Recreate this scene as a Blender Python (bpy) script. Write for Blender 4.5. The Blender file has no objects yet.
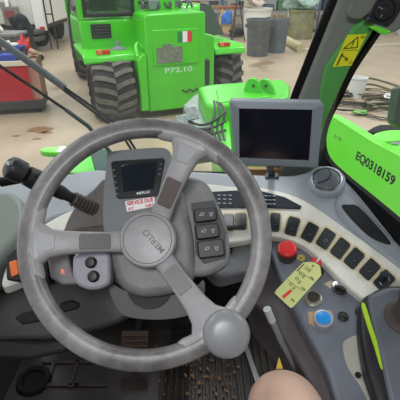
import bpy, bmesh, math, random
from mathutils import Vector as V, Matrix, noise
random.seed(7)
C = bpy.context.scene.collection
PI = math.pi
# ---------------------------------------------------------------- camera
PITCH = math.radians(29.4)
CAM = V((0, 0, 2.0)); F = V((0, math.cos(PITCH), -math.sin(PITCH))); U = V((0, math.sin(PITCH), math.cos(PITCH))); X = V((1, 0, 0))
cd = bpy.data.cameras.new('camera'); cam = bpy.data.objects.new('camera', cd); C.objects.link(cam)
cd.sensor_width = 36; cd.lens = 36; cd.clip_start = .02; cd.clip_end = 100
cam.location = CAM; cam.rotation_euler = (PI/2-PITCH, 0, 0)
bpy.context.scene.camera = cam
def ray(px, py): return F + X*((px-200)/400) + U*((200-py)/400)
def at(px, py, d): return CAM + ray(px, py)*d
def onz(px, py, z): r = ray(px, py); return CAM + r*((z-CAM.z)/r.z)
def ony(px, py, y): r = ray(px, py); return CAM + r*(y/r.y)
class Plane:
    def __init__(s, p, n, xdir=(1, 0, 0)):
        s.p = V(p); s.n = V(n).normalized(); x = V(xdir); s.u = (x-s.n*x.dot(s.n)).normalized(); s.v = s.n.cross(s.u)
    def px(s, a, h=0):
        r = ray(a[0], a[1]); return CAM + r*((s.p+s.n*h-CAM).dot(s.n)/r.dot(s.n))
    def uv(s, a, b, h=0): return s.p+s.u*a+s.v*b+s.n*h
# ---------------------------------------------------------------- materials
def lin(c):
    if isinstance(c, str): c = [int(c[i:i+2], 16)/255 for i in (0, 2, 4)]
    return tuple(x/12.92 if x < .04045 else ((x+.055)/1.055)**2.4 for x in c)+(1,)
MC = {}
def mat(name, col, rough=.5, metal=0, var=.0, scale=20, bump=0, bscale=200, col2=None, spec=.5, coat=0, emit=0):
    if name in MC: return MC[name]
    m = bpy.data.materials.new(name); m.use_nodes = True; nt = m.node_tree; b = nt.nodes['Principled BSDF']
    b.inputs['Roughness'].default_value = rough; b.inputs['Metallic'].default_value = metal
    b.inputs['Specular IOR Level'].default_value = spec; b.inputs['Coat Weight'].default_value = coat
    c = lin(col); b.inputs['Base Color'].default_value = c
    tc = nt.nodes.new('ShaderNodeTexCoord')
    if var or col2:
        n = nt.nodes.new('ShaderNodeTexNoise'); n.inputs['Scale'].default_value = scale; n.inputs['Detail'].default_value = 6; n.inputs['Roughness'].default_value = .65
        nt.links.new(tc.outputs['Object'], n.inputs['Vector'])
        r = nt.nodes.new('ShaderNodeValToRGB'); r.color_ramp.elements[0].position = .38; r.color_ramp.elements[1].position = .66
        r.color_ramp.elements[0].color = c if col2 else tuple(x*(1-var) for x in c[:3])+(1,)
        r.color_ramp.elements[1].color = lin(col2) if col2 else tuple(min(1, x*(1+var)) for x in c[:3])+(1,)
        nt.links.new(n.outputs['Fac'], r.inputs['Fac']); nt.links.new(r.outputs['Color'], b.inputs['Base Color'])
    if bump:
        n2 = nt.nodes.new('ShaderNodeTexNoise'); n2.inputs['Scale'].default_value = bscale; n2.inputs['Detail'].default_value = 3
        nt.links.new(tc.outputs['Object'], n2.inputs['Vector'])
        bp = nt.nodes.new('ShaderNodeBump'); bp.inputs['Strength'].default_value = bump; bp.inputs['Distance'].default_value = .002
        nt.links.new(n2.outputs['Fac'], bp.inputs['Height']); nt.links.new(bp.outputs['Normal'], b.inputs['Normal'])
    if emit:
        b.inputs['Emission Color'].default_value = c; b.inputs['Emission Strength'].default_value = emit
    MC[name] = m; return m
def glassmat(name, tint=(1, 1, 1), dust=.0, gloss=.6):
    m = bpy.data.materials.new(name); m.use_nodes = True; nt = m.node_tree; nt.nodes.clear()
    o = nt.nodes.new('ShaderNodeOutputMaterial'); t = nt.nodes.new('ShaderNodeBsdfTransparent'); t.inputs[0].default_value = tint+(1,)
    g = nt.nodes.new('ShaderNodeBsdfGlossy'); g.inputs['Roughness'].default_value = .03; g.inputs[0].default_value = (gloss,)*3+(1,)
    f = nt.nodes.new('ShaderNodeFresnel'); f.inputs[0].default_value = 1.3
    ge = nt.nodes.new('ShaderNodeNewGeometry'); iv = nt.nodes.new('ShaderNodeMath'); iv.operation = 'SUBTRACT'; iv.inputs[0].default_value = 1; nt.links.new(ge.outputs['Backfacing'], iv.inputs[1])
    mu = nt.nodes.new('ShaderNodeMath'); mu.operation = 'MULTIPLY'; nt.links.new(f.outputs[0], mu.inputs[0]); nt.links.new(iv.outputs[0], mu.inputs[1])
    mx = nt.nodes.new('ShaderNodeMixShader'); nt.links.new(mu.outputs[0], mx.inputs[0]); nt.links.new(t.outputs[0], mx.inputs[1]); nt.links.new(g.outputs[0], mx.inputs[2])
    d = nt.nodes.new('ShaderNodeBsdfTranslucent'); d.inputs[0].default_value = (.9, .92, .9, 1)
    mx2 = nt.nodes.new('ShaderNodeMixShader'); nt.links.new(mx.outputs[0], mx2.inputs[1]); nt.links.new(d.outputs[0], mx2.inputs[2])
    n = nt.nodes.new('ShaderNodeTexNoise'); n.inputs['Scale'].default_value = 6; n.inputs['Detail'].default_value = 5
    mp = nt.nodes.new('ShaderNodeMapRange'); mp.inputs[1].default_value = .35; mp.inputs[2].default_value = .7; mp.inputs[3].default_value = dust*.5; mp.inputs[4].default_value = dust*1.5
    nt.links.new(n.outputs['Fac'], mp.inputs[0]); nt.links.new(mp.outputs[0], mx2.inputs[0])
    nt.links.new(mx2.outputs[0], o.inputs[0]); return m
GREEN = mat('green_paint', '4acb1c', .32, var=.07, scale=3, coat=.3)
GREEN2 = mat('green_paint_bright', '6fe83a', .35, coat=.3)
GREEN3 = mat('green_pillar_paint', '4f9a48', .5)
BLACK = mat('black_plastic', '1c1c1f', .45)
RUB = mat('black_rubber', '0e0e0f', .7, spec=.2)
DGREY = mat('dark_grey_plastic', '3a3b3d', .5, bump=.2)
MGREY = mat('mid_grey_plastic', '6d7073', .5, var=.08, bump=.2)
LGREY = mat('light_grey_plastic', '8b9298', .5, var=.08, bump=.2)
DASH = mat('dash_grey', '989ea4', .5, var=.06, scale=8, bump=.2)
CREAM = mat('cream_plastic', 'd6d4ca', .5, var=.06, scale=30)
CONS = mat('console_grey', '717680', .4, var=.1, scale=10, bump=.1)
CHROME = mat('chrome', 'd5d8dc', .18, 1)
WHITE = mat('white_print', 'eeeeee', .6)
SILVER = mat('silver_plastic', 'b0b2b8', .35, .3)
RED = mat('red_plastic', 'd52a2a', .4)
YEL = mat('yellow_sticker', 'e2e21c', .5)
INK = mat('black_ink', '0c0c0c', .6)
WOOD = mat('tan_board', 'b08a58', .7, var=.2, scale=20)
# ---------------------------------------------------------------- mesh helpers
BASE = {}
def link(name, bm, m, parent=None, bevel=0, seg=2, sharp=35, local=False, smooth=True, mats=None):
    bmesh.ops.recalc_face_normals(bm, faces=bm.faces)
    me = bpy.data.meshes.new(name)
    if parent is not None:
        b = BASE[parent.name]
        if not local and b is not None: bmesh.ops.translate(bm, verts=bm.verts, vec=-b)
        base = b
    else:
        xs = [v.co for v in bm.verts]
        base = V(((min(c.x for c in xs)+max(c.x for c in xs))/2, (min(c.y for c in xs)+max(c.y for c in xs))/2, min(c.z for c in xs)))
        bmesh.ops.translate(bm, verts=bm.verts, vec=-base)
    bm.to_mesh(me); bm.free()
    for mm in (mats or [m]): me.materials.append(mm)
    for p in me.polygons: p.use_smooth = smooth
    if smooth: me.set_sharp_from_angle(angle=math.radians(sharp))
    o = bpy.data.objects.new(name, me); C.objects.link(o)
    if parent is not None: o.parent = parent
    else: o.location = base
    BASE[o.name] = base
    if bevel:
        md = o.modifiers.new('bevel', 'BEVEL'); md.width = bevel; md.segments = seg; md.limit_method = 'ANGLE'; md.angle_limit = math.radians(40)
    return o
def tag(o, label, cat=None, group=None, kind=None):
    o['label'] = label
    if cat: o['category'] = cat
    if group: o['group'] = group
    if kind: o['kind'] = kind
    return o
def thing(name, loc, label, cat, group=None, rotz=0, local=False):
    o = bpy.data.objects.new(name, None); C.objects.link(o); o.location = loc; o.rotation_euler = (0, 0, rotz); o.empty_display_size = .1
    BASE[o.name] = None if local else V(loc)
    return tag(o, label, cat, group)
def struct(o): o['kind'] = 'structure'; return o
def cr(pts, k=6, closed=True):
    pts = [V(p) for p in pts]; n = len(pts); out = []
    for i in range(n if closed else n-1):
        g = lambda j: pts[j % n] if closed else pts[max(0, min(n-1, j))]
        a, b, c, d = g(i-1), g(i), g(i+1), g(i+2)
        for q in range(k):
            t = q/k
            out.append(.5*((2*b)+(c-a)*t+(2*a-5*b+4*c-d)*t*t+(3*b-a-3*c+d)*t**3))
    if not closed: out.append(pts[-1])
    return out
def addprism(bm, P, off, mi=0):
    """closed polygon P (3d) swept by vector off"""
    a = [bm.verts.new(p) for p in P]; b = [bm.verts.new(V(p)+off) for p in P]; n = len(P)
    fs = [bm.faces.new(a), bm.faces.new(list(reversed(b)))]
    for i in range(n): fs.append(bm.faces.new((a[i], b[i], b[(i+1) % n], a[(i+1) % n])))
    for f in fs: f.material_index = mi
def addbox(bm, c, s, R=None, mi=0):
    c = V(c); h = V(s)/2; vs = []
    for i in (-1, 1):
        for j in (-1, 1):
            for k in (-1, 1):
                p = V((i*h.x, j*h.y, k*h.z)); p = R @ p if R else p
                vs.append(bm.verts.new(c+p))
    for q in ((0, 1, 3, 2), (4, 6, 7, 5), (0, 4, 5, 1), (2, 3, 7, 6), (0, 2, 6, 4), (1, 5, 7, 3)):
        bm.faces.new([vs[i] for i in q]).material_index = mi
def frames(P, closed=False):
    n = len(P); T = []
    for i in range(n):
        a = P[(i-1) % n] if closed or i > 0 else P[i]; b = P[(i+1) % n] if closed or i < n-1 else P[i]
        T.append((b-a).normalized())
    r = T[0].orthogonal().normalized(); out = []
    for i in range(n):
        r = (r-T[i]*r.dot(T[i])).normalized(); out.append((T[i], r, T[i].cross(r)))
    return out
def addtube(bm, P, r, seg=12, closed=False, mi=0, cap=True, up=None, flat=1):
    P = [V(p) for p in P]; n = len(P); fr = frames(P, closed); rings = []
    for i in range(n):
        rr = r[i] if isinstance(r, (list, tuple)) else r
        T, a, b = fr[i]
        if up is not None: b = (V(up)-T*T.dot(V(up))).normalized(); a = b.cross(T)
        rings.append([bm.verts.new(P[i]+a*(rr*math.cos(2*PI*j/seg))+b*(rr*flat*math.sin(2*PI*j/seg))) for j in range(seg)])
    for i in range(n if closed else n-1):
        A, B = rings[i], rings[(i+1) % n]
        for j in range(seg): bm.faces.new((A[j], A[(j+1) % seg], B[(j+1) % seg], B[j])).material_index = mi
    if not closed and cap:
        bm.faces.new(list(reversed(rings[0]))).material_index = mi; bm.faces.new(rings[-1]).material_index = mi
def addlathe(bm, c, ax, prof, seg=32, mi=0, cap=True):
    """prof list of (r,h) along ax"""
    c = V(c); ax = V(ax).normalized(); a = ax.orthogonal().normalized(); b = ax.cross(a); rings = []
    for r, h in prof:
        if r < 1e-6: rings.append([bm.verts.new(c+ax*h)])
        else: rings.append([bm.verts.new(c+ax*h+a*(r*math.cos(2*PI*j/seg))+b*(r*math.sin(2*PI*j/seg))) for j in range(seg)])
    for A, B in zip(rings, rings[1:]):
        for j in range(seg):
            k = (j+1) % seg
            if len(A) == 1 and len(B) == 1: continue
            if len(A) == 1: f = bm.faces.new((A[0], B[j], B[k]))
            elif len(B) == 1: f = bm.faces.new((A[j], A[k], B[0]))
            else: f = bm.faces.new((A[j], A[k], B[k], B[j]))
            f.material_index = mi
    if cap:
        if len(rings[0]) > 1: bm.faces.new(list(reversed(rings[0]))).material_index = mi
        if len(rings[-1]) > 1: bm.faces.new(rings[-1]).material_index = mi
def B(): return bmesh.new()
def slab(name, pts, pl, h1, t, m, parent=None, bevel=.003, seg=2, smooth=False, k=5, **kw):
    """outline pts lying in plane pl at height h1, thickness t going down the normal"""
    bm = B(); P = [pl.px(p, h1) for p in (cr([V((a[0], a[1], 0)) for a in pts], k) if smooth else pts)]
    addprism(bm, P, -pl.n*t); return link(name, bm, m, parent, bevel, seg, **kw)
def rrect(c, w, h, r, ang=0, n=4):
    out = []; ca, sa = math.cos(ang), math.sin(ang)
    for (sx, sy, a0) in ((1, 1, 0), (-1, 1, PI/2), (-1, -1, PI), (1, -1, 1.5*PI)):
        for i in range(n+1):
            a = a0+PI/2*i/n; x = sx*(w/2-r)+r*math.cos(a); y = sy*(h/2-r)+r*math.sin(a)
            out.append((c[0]+x*ca-y*sa, c[1]+x*sa+y*ca))
    return out
def text(name, s, p0, p1, n, m, parent=None, ratio=None, ext=.0004, bold=0, local=False, lift=0):
    """text with its baseline from p0 to p1 on a surface of normal n; ratio = letter height / text length"""
    cu = bpy.data.curves.new('t', 'FONT'); cu.body = s; cu.extrude = 0; cu.offset = bold
    o = bpy.data.objects.new('t', cu); C.objects.link(o)
    bpy.context.view_layer.update(); me = bpy.data.meshes.new_from_object(o.evaluated_get(bpy.context.evaluated_depsgraph_get()))
    bpy.data.objects.remove(o)
    xs = [v.co.x for v in me.vertices]; ys = [v.co.y for v in me.vertices]
    p0 = V(p0); p1 = V(p1); L = (p1-p0).length; u = (p1-p0).normalized(); n = V(n).normalized(); v = n.cross(u).normalized()
    w = max(xs)-min(xs); sx = L/w; sy = sx if ratio is None else L*ratio/(max(ys)-min(ys))
    bm = B(); bm.from_mesh(me); bpy.data.meshes.remove(me)
    for q in bm.verts: q.co = p0+u*((q.co.x-min(xs))*sx)+v*((q.co.y-min(ys))*sy)+n*(ext+lift)
    r = bmesh.ops.extrude_face_region(bm, geom=bm.faces[:])
    bmesh.ops.translate(bm, verts=[g for g in r['geom'] if isinstance(g, bmesh.types.BMVert)], vec=-n*ext)
    return link(name, bm, m, parent, smooth=False, local=local)
# ================================================================ SHOP
fm = mat('shop_concrete', 'ab9a83', .42, var=.12, scale=1.2, bump=.1, bscale=60)
nt = fm.node_tree; bs = nt.nodes['Principled BSDF']; old = bs.inputs['Base Color'].links[0].from_socket
n = nt.nodes.new('ShaderNodeTexNoise'); n.inputs['Scale'].default_value = .9; n.inputs['Detail'].default_value = 8
tc = nt.nodes.new('ShaderNodeTexCoord'); nt.links.new(tc.outputs['Object'], n.inputs['Vector'])
r = nt.nodes.new('ShaderNodeValToRGB'); r.color_ramp.elements[0].position = .62; r.color_ramp.elements[1].position = .70
r.color_ramp.elements[0].color = (1, 1, 1, 1); r.color_ramp.elements[1].color = (.55, .5, .46, 1)
nt.links.new(n.outputs['Fac'], r.inputs['Fac'])
mx = nt.nodes.new('ShaderNodeMix'); mx.data_type = 'RGBA'; mx.blend_type = 'MULTIPLY'; mx.inputs[0].default_value = 1
nt.links.new(old, mx.inputs[6]); nt.links.new(r.outputs['Color'], mx.inputs[7]); nt.links.new(mx.outputs[2], bs.inputs['Base Color'])
bm = B(); addbox(bm, (0, 11, -.1), (30, 36, .2)); struct(link('floor', bm, fm))
bm = B(); addbox(bm, (0, 25.1, 3), (30, .2, 6)); struct(link('wall_back', bm, mat('shop_wall', 'c9ccc6', .8, var=.05, scale=1)))
bm = B()
for i in range(9): addbox(bm, (-9.3, 24.9, .32+.62*i), (6.4, .1, .58))
struct(link('door_1', bm, mat('roller_door', 'd9dccf', .6), bevel=.02))
# floor joint line and stains, painted sheen of door light
def patch(name, px, py, rx, ry, m, label, cat, z=.004):
    c = onz(px, py, 0); bm = B(); P = []
    for i in range(28):
        a = 2*PI*i/28; k = 1+.28*noise.noise(V((math.cos(a)*1.3+px, math.sin(a)*1.3, py)))*1.6
        P.append(c+V((rx*math.cos(a)*k, ry*math.sin(a)*k, 0)))
    addprism(bm, P, V((0, 0, z))); tag(link(name, bm, m, smooth=False), label, cat)
ST = mat('damp_concrete', '8a6c50', .3, var=.15, scale=8)
patch('floor_stain', 40, 130, .17, .14, ST, 'brown oil stain on the concrete, largest one below the red cart', 'stain')
patch('floor_stain', 47, 132.5, .08, .05, ST, 'small brown oil stain just right of the largest stain', 'stain')
patch('floor_stain', 37, 139, .05, .035, ST, 'small oil spot on the concrete below the largest stain', 'stain')
patch('floor_stain', 16, 136, .05, .035, ST, 'small oil spot on the concrete at the left, nearest the stalk', 'stain')
patch('door_sheen_patch', 63, 30, .75, 2.6, mat('door_sheen_concrete', '8f97a0', .15), 'blue-grey glossy floor patch painted as reflected door light beside the white truck', 'floor sheen')  # door light reflected on the floor, put into the patch's blue-grey colour
bm = B(); a = onz(300, 49, 0); b = onz(470, 40, 0); d = (b-a).normalized(); s = d.cross(V((0, 0, 1)))*.04
addprism(bm, [a-s, b-s, b+s, a+s], V((0, 0, .005))); tag(link('floor_line', bm, mat('white_line', 'd9d6cc', .6)), 'pale straight line across the shop floor seen past the pillar', 'floor line')
# --- other telehandler (local frame)
M = thing('telehandler', (-.42, 6.62, 0), 'green telehandler parked ahead, seen from behind, with grey cab window and big tyres', 'telehandler', rotz=math.radians(22.7), local=True)
def MB(name, m, boxes, bevel=.02, parent=None, **kw):
    bm = B()
    for bx in boxes: addbox(bm, bx[0], bx[1])
    return link(name, bm, m, parent or M, bevel, local=True, **kw)
def mextr(name, m, prof, axis, a0, a1, bevel=.02, parent=None):
    """profile in the other two axes extruded along axis ('x' or 'y')"""
    bm = B(); P = [V((a0, p[0], p[1])) if axis == 'x' else V((p[0], a0, p[1])) for p in prof]
    addprism(bm, P, V((a1-a0, 0, 0)) if axis == 'x' else V((0, a1-a0, 0)))
    return link(name, bm, m, parent or M, bevel, local=True)
MB('chassis', mat('chassis_dark', '2b2d2b', .6), [((0, 1.9, .62), (1.1, 4.2, .4)), ((0, .35, .6), (1.5, .25, .25)), ((0, 3.2, .6), (1.6, .25, .25))])
mextr('rear_plate', GREEN, [(-.52, .12), (.42, .12), (.42, 1.50), (.38, 1.53), (-.48, 1.51), (-.52, 1.47)], 'y', -.30, .6, .02)
PH = MB('hatch', GREEN, [((-.06, -.31, 1.06), (.72, .03, .5))], .012)
MB('lock_plate', mat('worn_grey', '77806f', .6, var=.3, scale=30), [((-.17, -.331, .96), (.40, .02, .22)), ((-.2, -.331, 1.09), (.14, .02, .05))], .004, PH)
bm = B()
for i, c_ in enumerate(range(3)): addbox(bm, (.0+.075*i, -.33, 1.2), (.075, .006, .15), mi=i)
link('flag_sticker', bm, None, M, local=True, mats=[mat('flag_green', '18894a', .5), WHITE, mat('flag_red', 'd83a3a', .5)])
text('model_lettering', 'P72.10', (-.25, -.303, .69), (.2, -.303, .69), (0, -1, 0), mat('pale_letter', 'b8e8c0', .5), M, .17, local=True, bold=.03)
bm = B(); addtube(bm, [V((.02+.06*i, -.33, .4+.02*(-1)**i)) for i in range(6)], .012); link('hook_bar', bm, BLACK, M, local=True)
mextr('side_panel', GREEN, [(.43, .15), (.66, .15), (.66, 1.13), (.62, 1.17), (.43, 1.22)], 'y', -.12, .5, .02)
mextr('side_panel', GREEN, [(-.66, .15), (-.53, .15), (-.53, 1.0), (-.58, 1.0), (-.66, .92)], 'y', -.33, .1, .02)
bm = B(); addtube(bm, cr([V((-.64, -.25, .95)), V((-.64, -.18, 1.08)), V((-.58, -.1, 1.12)), V((-.52, -.1, 1.05))], 5, False), .022); link('hose_loop', bm, GREEN2, M, local=True)
# fenders
for sx, nm in ((-1, 'left'), (1, 'right')):
    o = 0.0
    xa, xb = (-1.40, -.5) if sx < 0 else (.67, 1.22)
    pr = [(-.14, .88), (-.11, .96), (-.03, 1.0), (.5, 1.01), (.95, 1.02), (1.15, .75), (1.10, .73), (.9, .96), (0.02, .95), (-.08, .90), (-.11, .86)]
    fo = mextr('fender', GREEN, pr, 'x', xa, xb, .02)
    lx = -1.1 if sx < 0 else .86
    MB('tail_light', mat('tail_red', 'c8281e', .3), [((lx, -.04, 1.01), (.2, .07, .06))], .008, fo)
    MB('lens', mat('tail_amber', 'd8864a', .3), [((lx-.05, -.045, 1.015), (.07, .07, .062))], .006, fo)
# tyres
TY = mat('tyre_rubber', '2c2c2b', .75, var=.2, scale=12); TYL = mat('tyre_lug', '65625a', .8, var=.25, scale=14)
def tyre(x, y, w, R=.6):
    bm = B(); ax = V((1, 0, 0)); c = V((x, y, R))
    addlathe(bm, c, ax, [(R*.55, -w*.42), (R*.8, -w*.5), (R*.92, -w*.44), (R*.93, 0), (R*.92, w*.44), (R*.8, w*.5), (R*.55, w*.42)], 40)
    t = link('tyre', bm, TY, M, local=True)
    bm = B(); N = 17
    for i in range(N):
        for s in (-1, 1):
            a = 2*PI*(i+.5*(s > 0))/N; P = []
            for (dx, da, rr) in ((.0, .16, .985), (.28, .03, .985), (.5, -.03, .93), (.52, -.03, .80)):
                P.append((dx*w*s, a+da, rr*R))
            for (p, q) in zip(P, P[1:]):
                va = []
                for (xx, aa, r0) in (p, q):
                    for hw in (-.075, .075):
                        for dr in (-.06, .012):
                            va.append(c+V((xx, math.cos(aa+hw)*(r0+dr*1.0), math.sin(aa+hw)*(r0+dr))) if 0 else c+V((xx, math.cos(aa+hw)*(r0+dr), math.sin(aa+hw)*(r0+dr))))
                vs = [bm.verts.new(v) for v in va]
                for f in ((0, 1, 3, 2), (4, 6, 7, 5), (0, 4, 5, 1), (2, 3, 7, 6), (0, 2, 6, 4), (1, 5, 7, 3)): bm.faces.new([vs[k] for k in f])
    link('tread', bm, TYL, t, local=True, smooth=False)
    bm = B(); addlathe(bm, c, ax, [(0, -w*.2), (R*.3, -w*.2), (R*.5, -w*.3), (R*.56, -w*.42), (R*.56, w*.42), (R*.5, w*.3), (R*.3, w*.2), (0, w*.2)], 32)
    link('rim', bm, mat('rim_grey', 'b5b9b4', .5), t, local=True)
tyre(-1.02, .06, .58, .47); tyre(1.07, .5, .44, .5); tyre(-.95, 3.2, .42); tyre(.95, 3.2, .42)
# cab of the telehandler
CG = glassmat('cab_glass', (.55, .6, .58), .10)
x0, x1, y0_, y1_ = -1.33, -.40, .38, 2.0
MB('cab_lower', GREEN, [(((x0+x1)/2, (y0_+y1_)/2, 1.19), (x1-x0, y1_-y0_, .44))], .03)
gr = MB('grille', BLACK, [((-1.02, y0_-.01, 1.25), (.3, .03, .2))], .004)
MB('grille_slat', DGREY, [((-1.02, y0_-.03, 1.18+.045*i), (.28, .02, .012)) for i in range(4)], 0, gr)
for (px_, py_) in ((x0+.04, y0_+.05), (x1-.04, y0_+.05), (x0+.04, y1_-.05), (x1-.04, y1_-.05)):
    MB('cab_post', GREEN, [((px_, py_, 1.9), (.09, .09, 1.0))], .015)
MB('cab_roof', GREEN, [(((x0+x1)/2, (y0_+y1_)/2, 2.45), (x1-x0+.05, y1_-y0_+.05, .12))], .03)
zt, zb = 2.36, 1.47
for (a, b) in (((x0+.1, y0_), (x1-.1, y0_)), ((x0+.1, y1_), (x1-.1, y1_))):
    bm = B()
    for (bx, sz) in ((((a[0]+b[0])/2, a[1], zb), (b[0]-a[0], .05, .05)), (((a[0]+b[0])/2, a[1], zt), (b[0]-a[0], .05, .05)), ((a[0], a[1], (zb+zt)/2), (.05, .05, zt-zb+.05)), ((b[0], a[1], (zb+zt)/2), (.05, .05, zt-zb+.05))): addbox(bm, bx, sz)
    link('window_frame', bm, BLACK, M, .01, local=True)
MB('pane', CG, [(((x0+x1)/2, y0_, 1.92), (x1-x0-.2, .008, .88)), ((x0+.02, (y0_+y1_)/2, 1.92), (.008, y1_-y0_-.15, .88)), ((x1-.02, (y0_+y1_)/2, 1.92), (.008, y1_-y0_-.15, .88))], 0)
MB('cab_seat', mat('seat_grey', '6c7276', .8), [((-.85, 1.2, 1.55), (.45, .45, .14)), ((-.85, .98, 1.85), (.42, .12, .6))], .05)
bm = B(); addlathe(bm, (-.82, .2, 1.0), (0, 0, 1), [(.13, 0), (.13, .02), (.06, .03), (.035, .05), (.035, .12), (.0, .12)], 24); link('filler_cap', bm, LGREY, M, local=True)
bm = B(); addtube(bm, cr([V((-1.46, .3, .85)), V((-1.48, .33, 1.15)), V((-1.46, .38, 1.5)), V((-1.4, .45, 1.8))], 6, False), .02); addbox(bm, (-1.46, .3, .78), (.06, .06, .16)); link('handrail', bm, BLACK, M, local=True)
MB('boom', GREEN, [((.05, 2.6, 1.55), (.4, 4.6, .36))], .03)
MB('engine_hood', GREEN, [((.86, 1.9, 1.25), (.55, 1.9, .55))], .06)
mextr('side_mesh', mat('dark_mesh', '4c5350', .7, var=.2, scale=40), [(.9-.2, 1.08), (1.35-.2, 1.08), (1.2-.3, 1.55), (.9-.2, 1.6)], 'y', .55, .6, .01)
bm = B(); random.seed(3)
for i in range(9):
    x = -.35+.09*i+random.uniform(-.06, .06); addtube(bm, cr([V((x, .25, 1.55)), V((x+random.uniform(-.05, .05), .3, 1.62)), V((x+random.uniform(-.1, .1), .5, 1.60+random.uniform(0, .06))), V((x, .8, 1.6))], 5, False), random.uniform(.012, .025))
link('hydraulic_hoses', bm, mat('hose_grey', '30353a', .5), M, local=True)
for bx_ in (((-.2, .35, 1.6), (.16, .16, .14)), ((.2, .4, 1.6), (.12, .2, .12))): MB('valve_block', mat('steel_grey', '8a8f92', .4, .6), [bx_], .01)
# --- boom carriage in front of our own cab
K = thing('boom_carriage', onz(245, 92, .75), 'green steel boom head with two lugs on top, just beyond the monitor', 'boom head')
zt = 1.15
top = [(198, 87), (214, 84), (283, 79), (291, 86), (289, 97), (214, 106), (206, 103)]
bm = B(); addprism(bm, [onz(x, y, zt) for x, y in top], V((0, 0, -.42))); link('beam', bm, GREEN, K, .025, 3)
bm = B(); addprism(bm, [onz(x, y, zt+.012) for x, y in ((216, 90), (262, 86), (270, 96), (218, 102))], V((0, 0, -.03))); link('top_plate', bm, GREEN, K, .01)
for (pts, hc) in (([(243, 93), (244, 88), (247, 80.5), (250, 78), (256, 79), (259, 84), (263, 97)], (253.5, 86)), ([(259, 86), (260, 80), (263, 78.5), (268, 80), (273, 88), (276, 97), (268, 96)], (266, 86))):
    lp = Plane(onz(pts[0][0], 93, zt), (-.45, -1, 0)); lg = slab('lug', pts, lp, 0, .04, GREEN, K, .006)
    bm = B(); addlathe(bm, lp.px(hc, -.001), lp.n, [(.015, 0), (.015, .003), (0, .003)], 18); link('painted_pin_hole', bm, mat('hole_shade_green', '1d5a14', .6), lg)  # dark raised disc painted as the shade inside an open hole
bm = B(); a = onz(245, 95, 1.0); b = onz(280, 95, 1.0); addprism(bm, [V((a.x, a.y+.05, 0)), V((b.x, a.y+.05, 0)), V((b.x, a.y+.12, 0)), V((a.x, a.y+.12, 0))], V((0, 0, 1.1))); link('carriage_frame', bm, GREEN, K, .01)
slab('valve_block', [(184, 108), (196, 105), (199, 118), (187, 121)], Plane(at(190, 112, 2.8), (0, -1, .4)), 0, .06, mat('zinc', 'a9b4b4', .4, .6, var=.3, scale=30), K, .004)
slab('valve_block', [(176, 116), (186, 114), (189, 126), (178, 128)], Plane(at(182, 120, 2.8), (0, -1, .4)), 0, .06, MC['zinc'], K, .004)
c = onz(203, 100, .95)
bm = B(); addprism(bm, [onz(x, y, 1.0) for x, y in ((183, 105), (198, 92), (210, 106), (213, 126), (196, 128))], V((0, 0, -.3))); link('bracket', bm, mat('galvanised', '7f8c84', .45, .5, var=.2, scale=20), K, .01)
bm = B(); addprism(bm, [onz(x, y, 1.02) for x, y in ((207, 100), (228, 98), (232, 150), (222, 158), (214, 140))], V((0, 0, -.3))); link('side_cheek', bm, GREEN, K, .01)
bm = B(); random.seed(5)
for i in range(3): addtube(bm, cr([at(214+3*i, 101+i, 2.9), at(215+5*i, 112, 2.8), at(212+5*i, 128, 2.75), at(220+3*i, 146, 2.7)], 6, False), .009)
for i in range(3): addtube(bm, cr([at(186, 120+5*i, 2.85), at(200, 125+4*i, 2.8), at(212, 122+6*i, 2.75), at(226, 112+9*i, 2.75)], 5, False), .009)
link('hoses', bm, mat('hose_dark', '2c3834', .5), K)
bm = B(); addlathe(bm, at(219, 107, 3.05), (0, -1, .4), [(.028, 0), (.028, .03), (.016, .03), (.016, .05), (0, .05)], 20); link('fitting', bm, DGREY, K)
# --- front fender of own machine, left
K = thing('front_fender', onz(72, 160, .8), 'green front wheel fender seen through the windscreen, above the steering wheel rim', 'fender')
bm = B(); c = onz(62, 149, 1.15); P = []
for i in range(24): a = 2*PI*i/24; P.append(c+V((.125*math.cos(a), .045*math.sin(a), 0)))
addprism(bm, P, V((0, 0, -.035))); link('top_cap', bm, GREEN2, K, .008)
bm = B(); addprism(bm, [onz(x, y, 1.12) for x, y in ((64, 153), (88, 150), (104, 152), (108, 172), (96, 186), (60, 188), (62, 170))], V((0, 0, -.3))); link('shell', bm, GREEN, K, .03, 3)
bm = B(); addprism(bm, [onz(x, y, 1.125) for x, y in ((88, 146), (112, 150), (128, 172), (96, 176))], V((0, 0, -.1))); link('rubber_flap', bm, mat('dark_teal', '21443c', .6), K, .01)
bm = B(); addlathe(bm, V((c.x-.05, c.y-.25, .45)), (1, 0, 0), [(0, -.1), (.3, -.14), (.42, -.16), (.45, -.1), (.45, .1), (.42, .16), (.3, .14), (0, .1)], 32); link('wheel', bm, RUB, K)
# --- engine hood of own machine, right, with fleet number
A_ = at(330, 117, 2.35); B_ = at(372, 141, 1.95); C_ = at(415, 166, 1.65); D_ = at(520, 225, 1.25)
def low(p, k): return p+V((-.42, -.10, -.42))*k
P = [A_, B_, C_, D_]
A2 = at(318, 128, 2.15); A3 = at(316, 180, 1.75)
K = thing('engine_hood', V((1.0, 1.3, .7)), 'bright green engine hood outside the right window carrying the black number EQ0318159', 'engine hood')
ed = A_-B_; hp = Plane(B_, (-abs(ed.y), ed.x, .12*abs(ed.y)), (0, -1, 0))
outl = [(326, 116), (332, 116), (372, 141), (400, 156), (470, 198), (520, 300), (420, 280), (330, 200), (316, 160), (318, 128)]
slab('hood_panel', outl, hp, 0, .07, GREEN2, K, .02, 4, smooth=True)
bm = B(); addprism(bm, [hp.px(p, -.03) for p in cr([V((a[0], a[1]+3, 0)) for a in outl], 5)], V((.36, 0, -.36))); link('hood_body', bm, GREEN2, K, .02)
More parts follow.
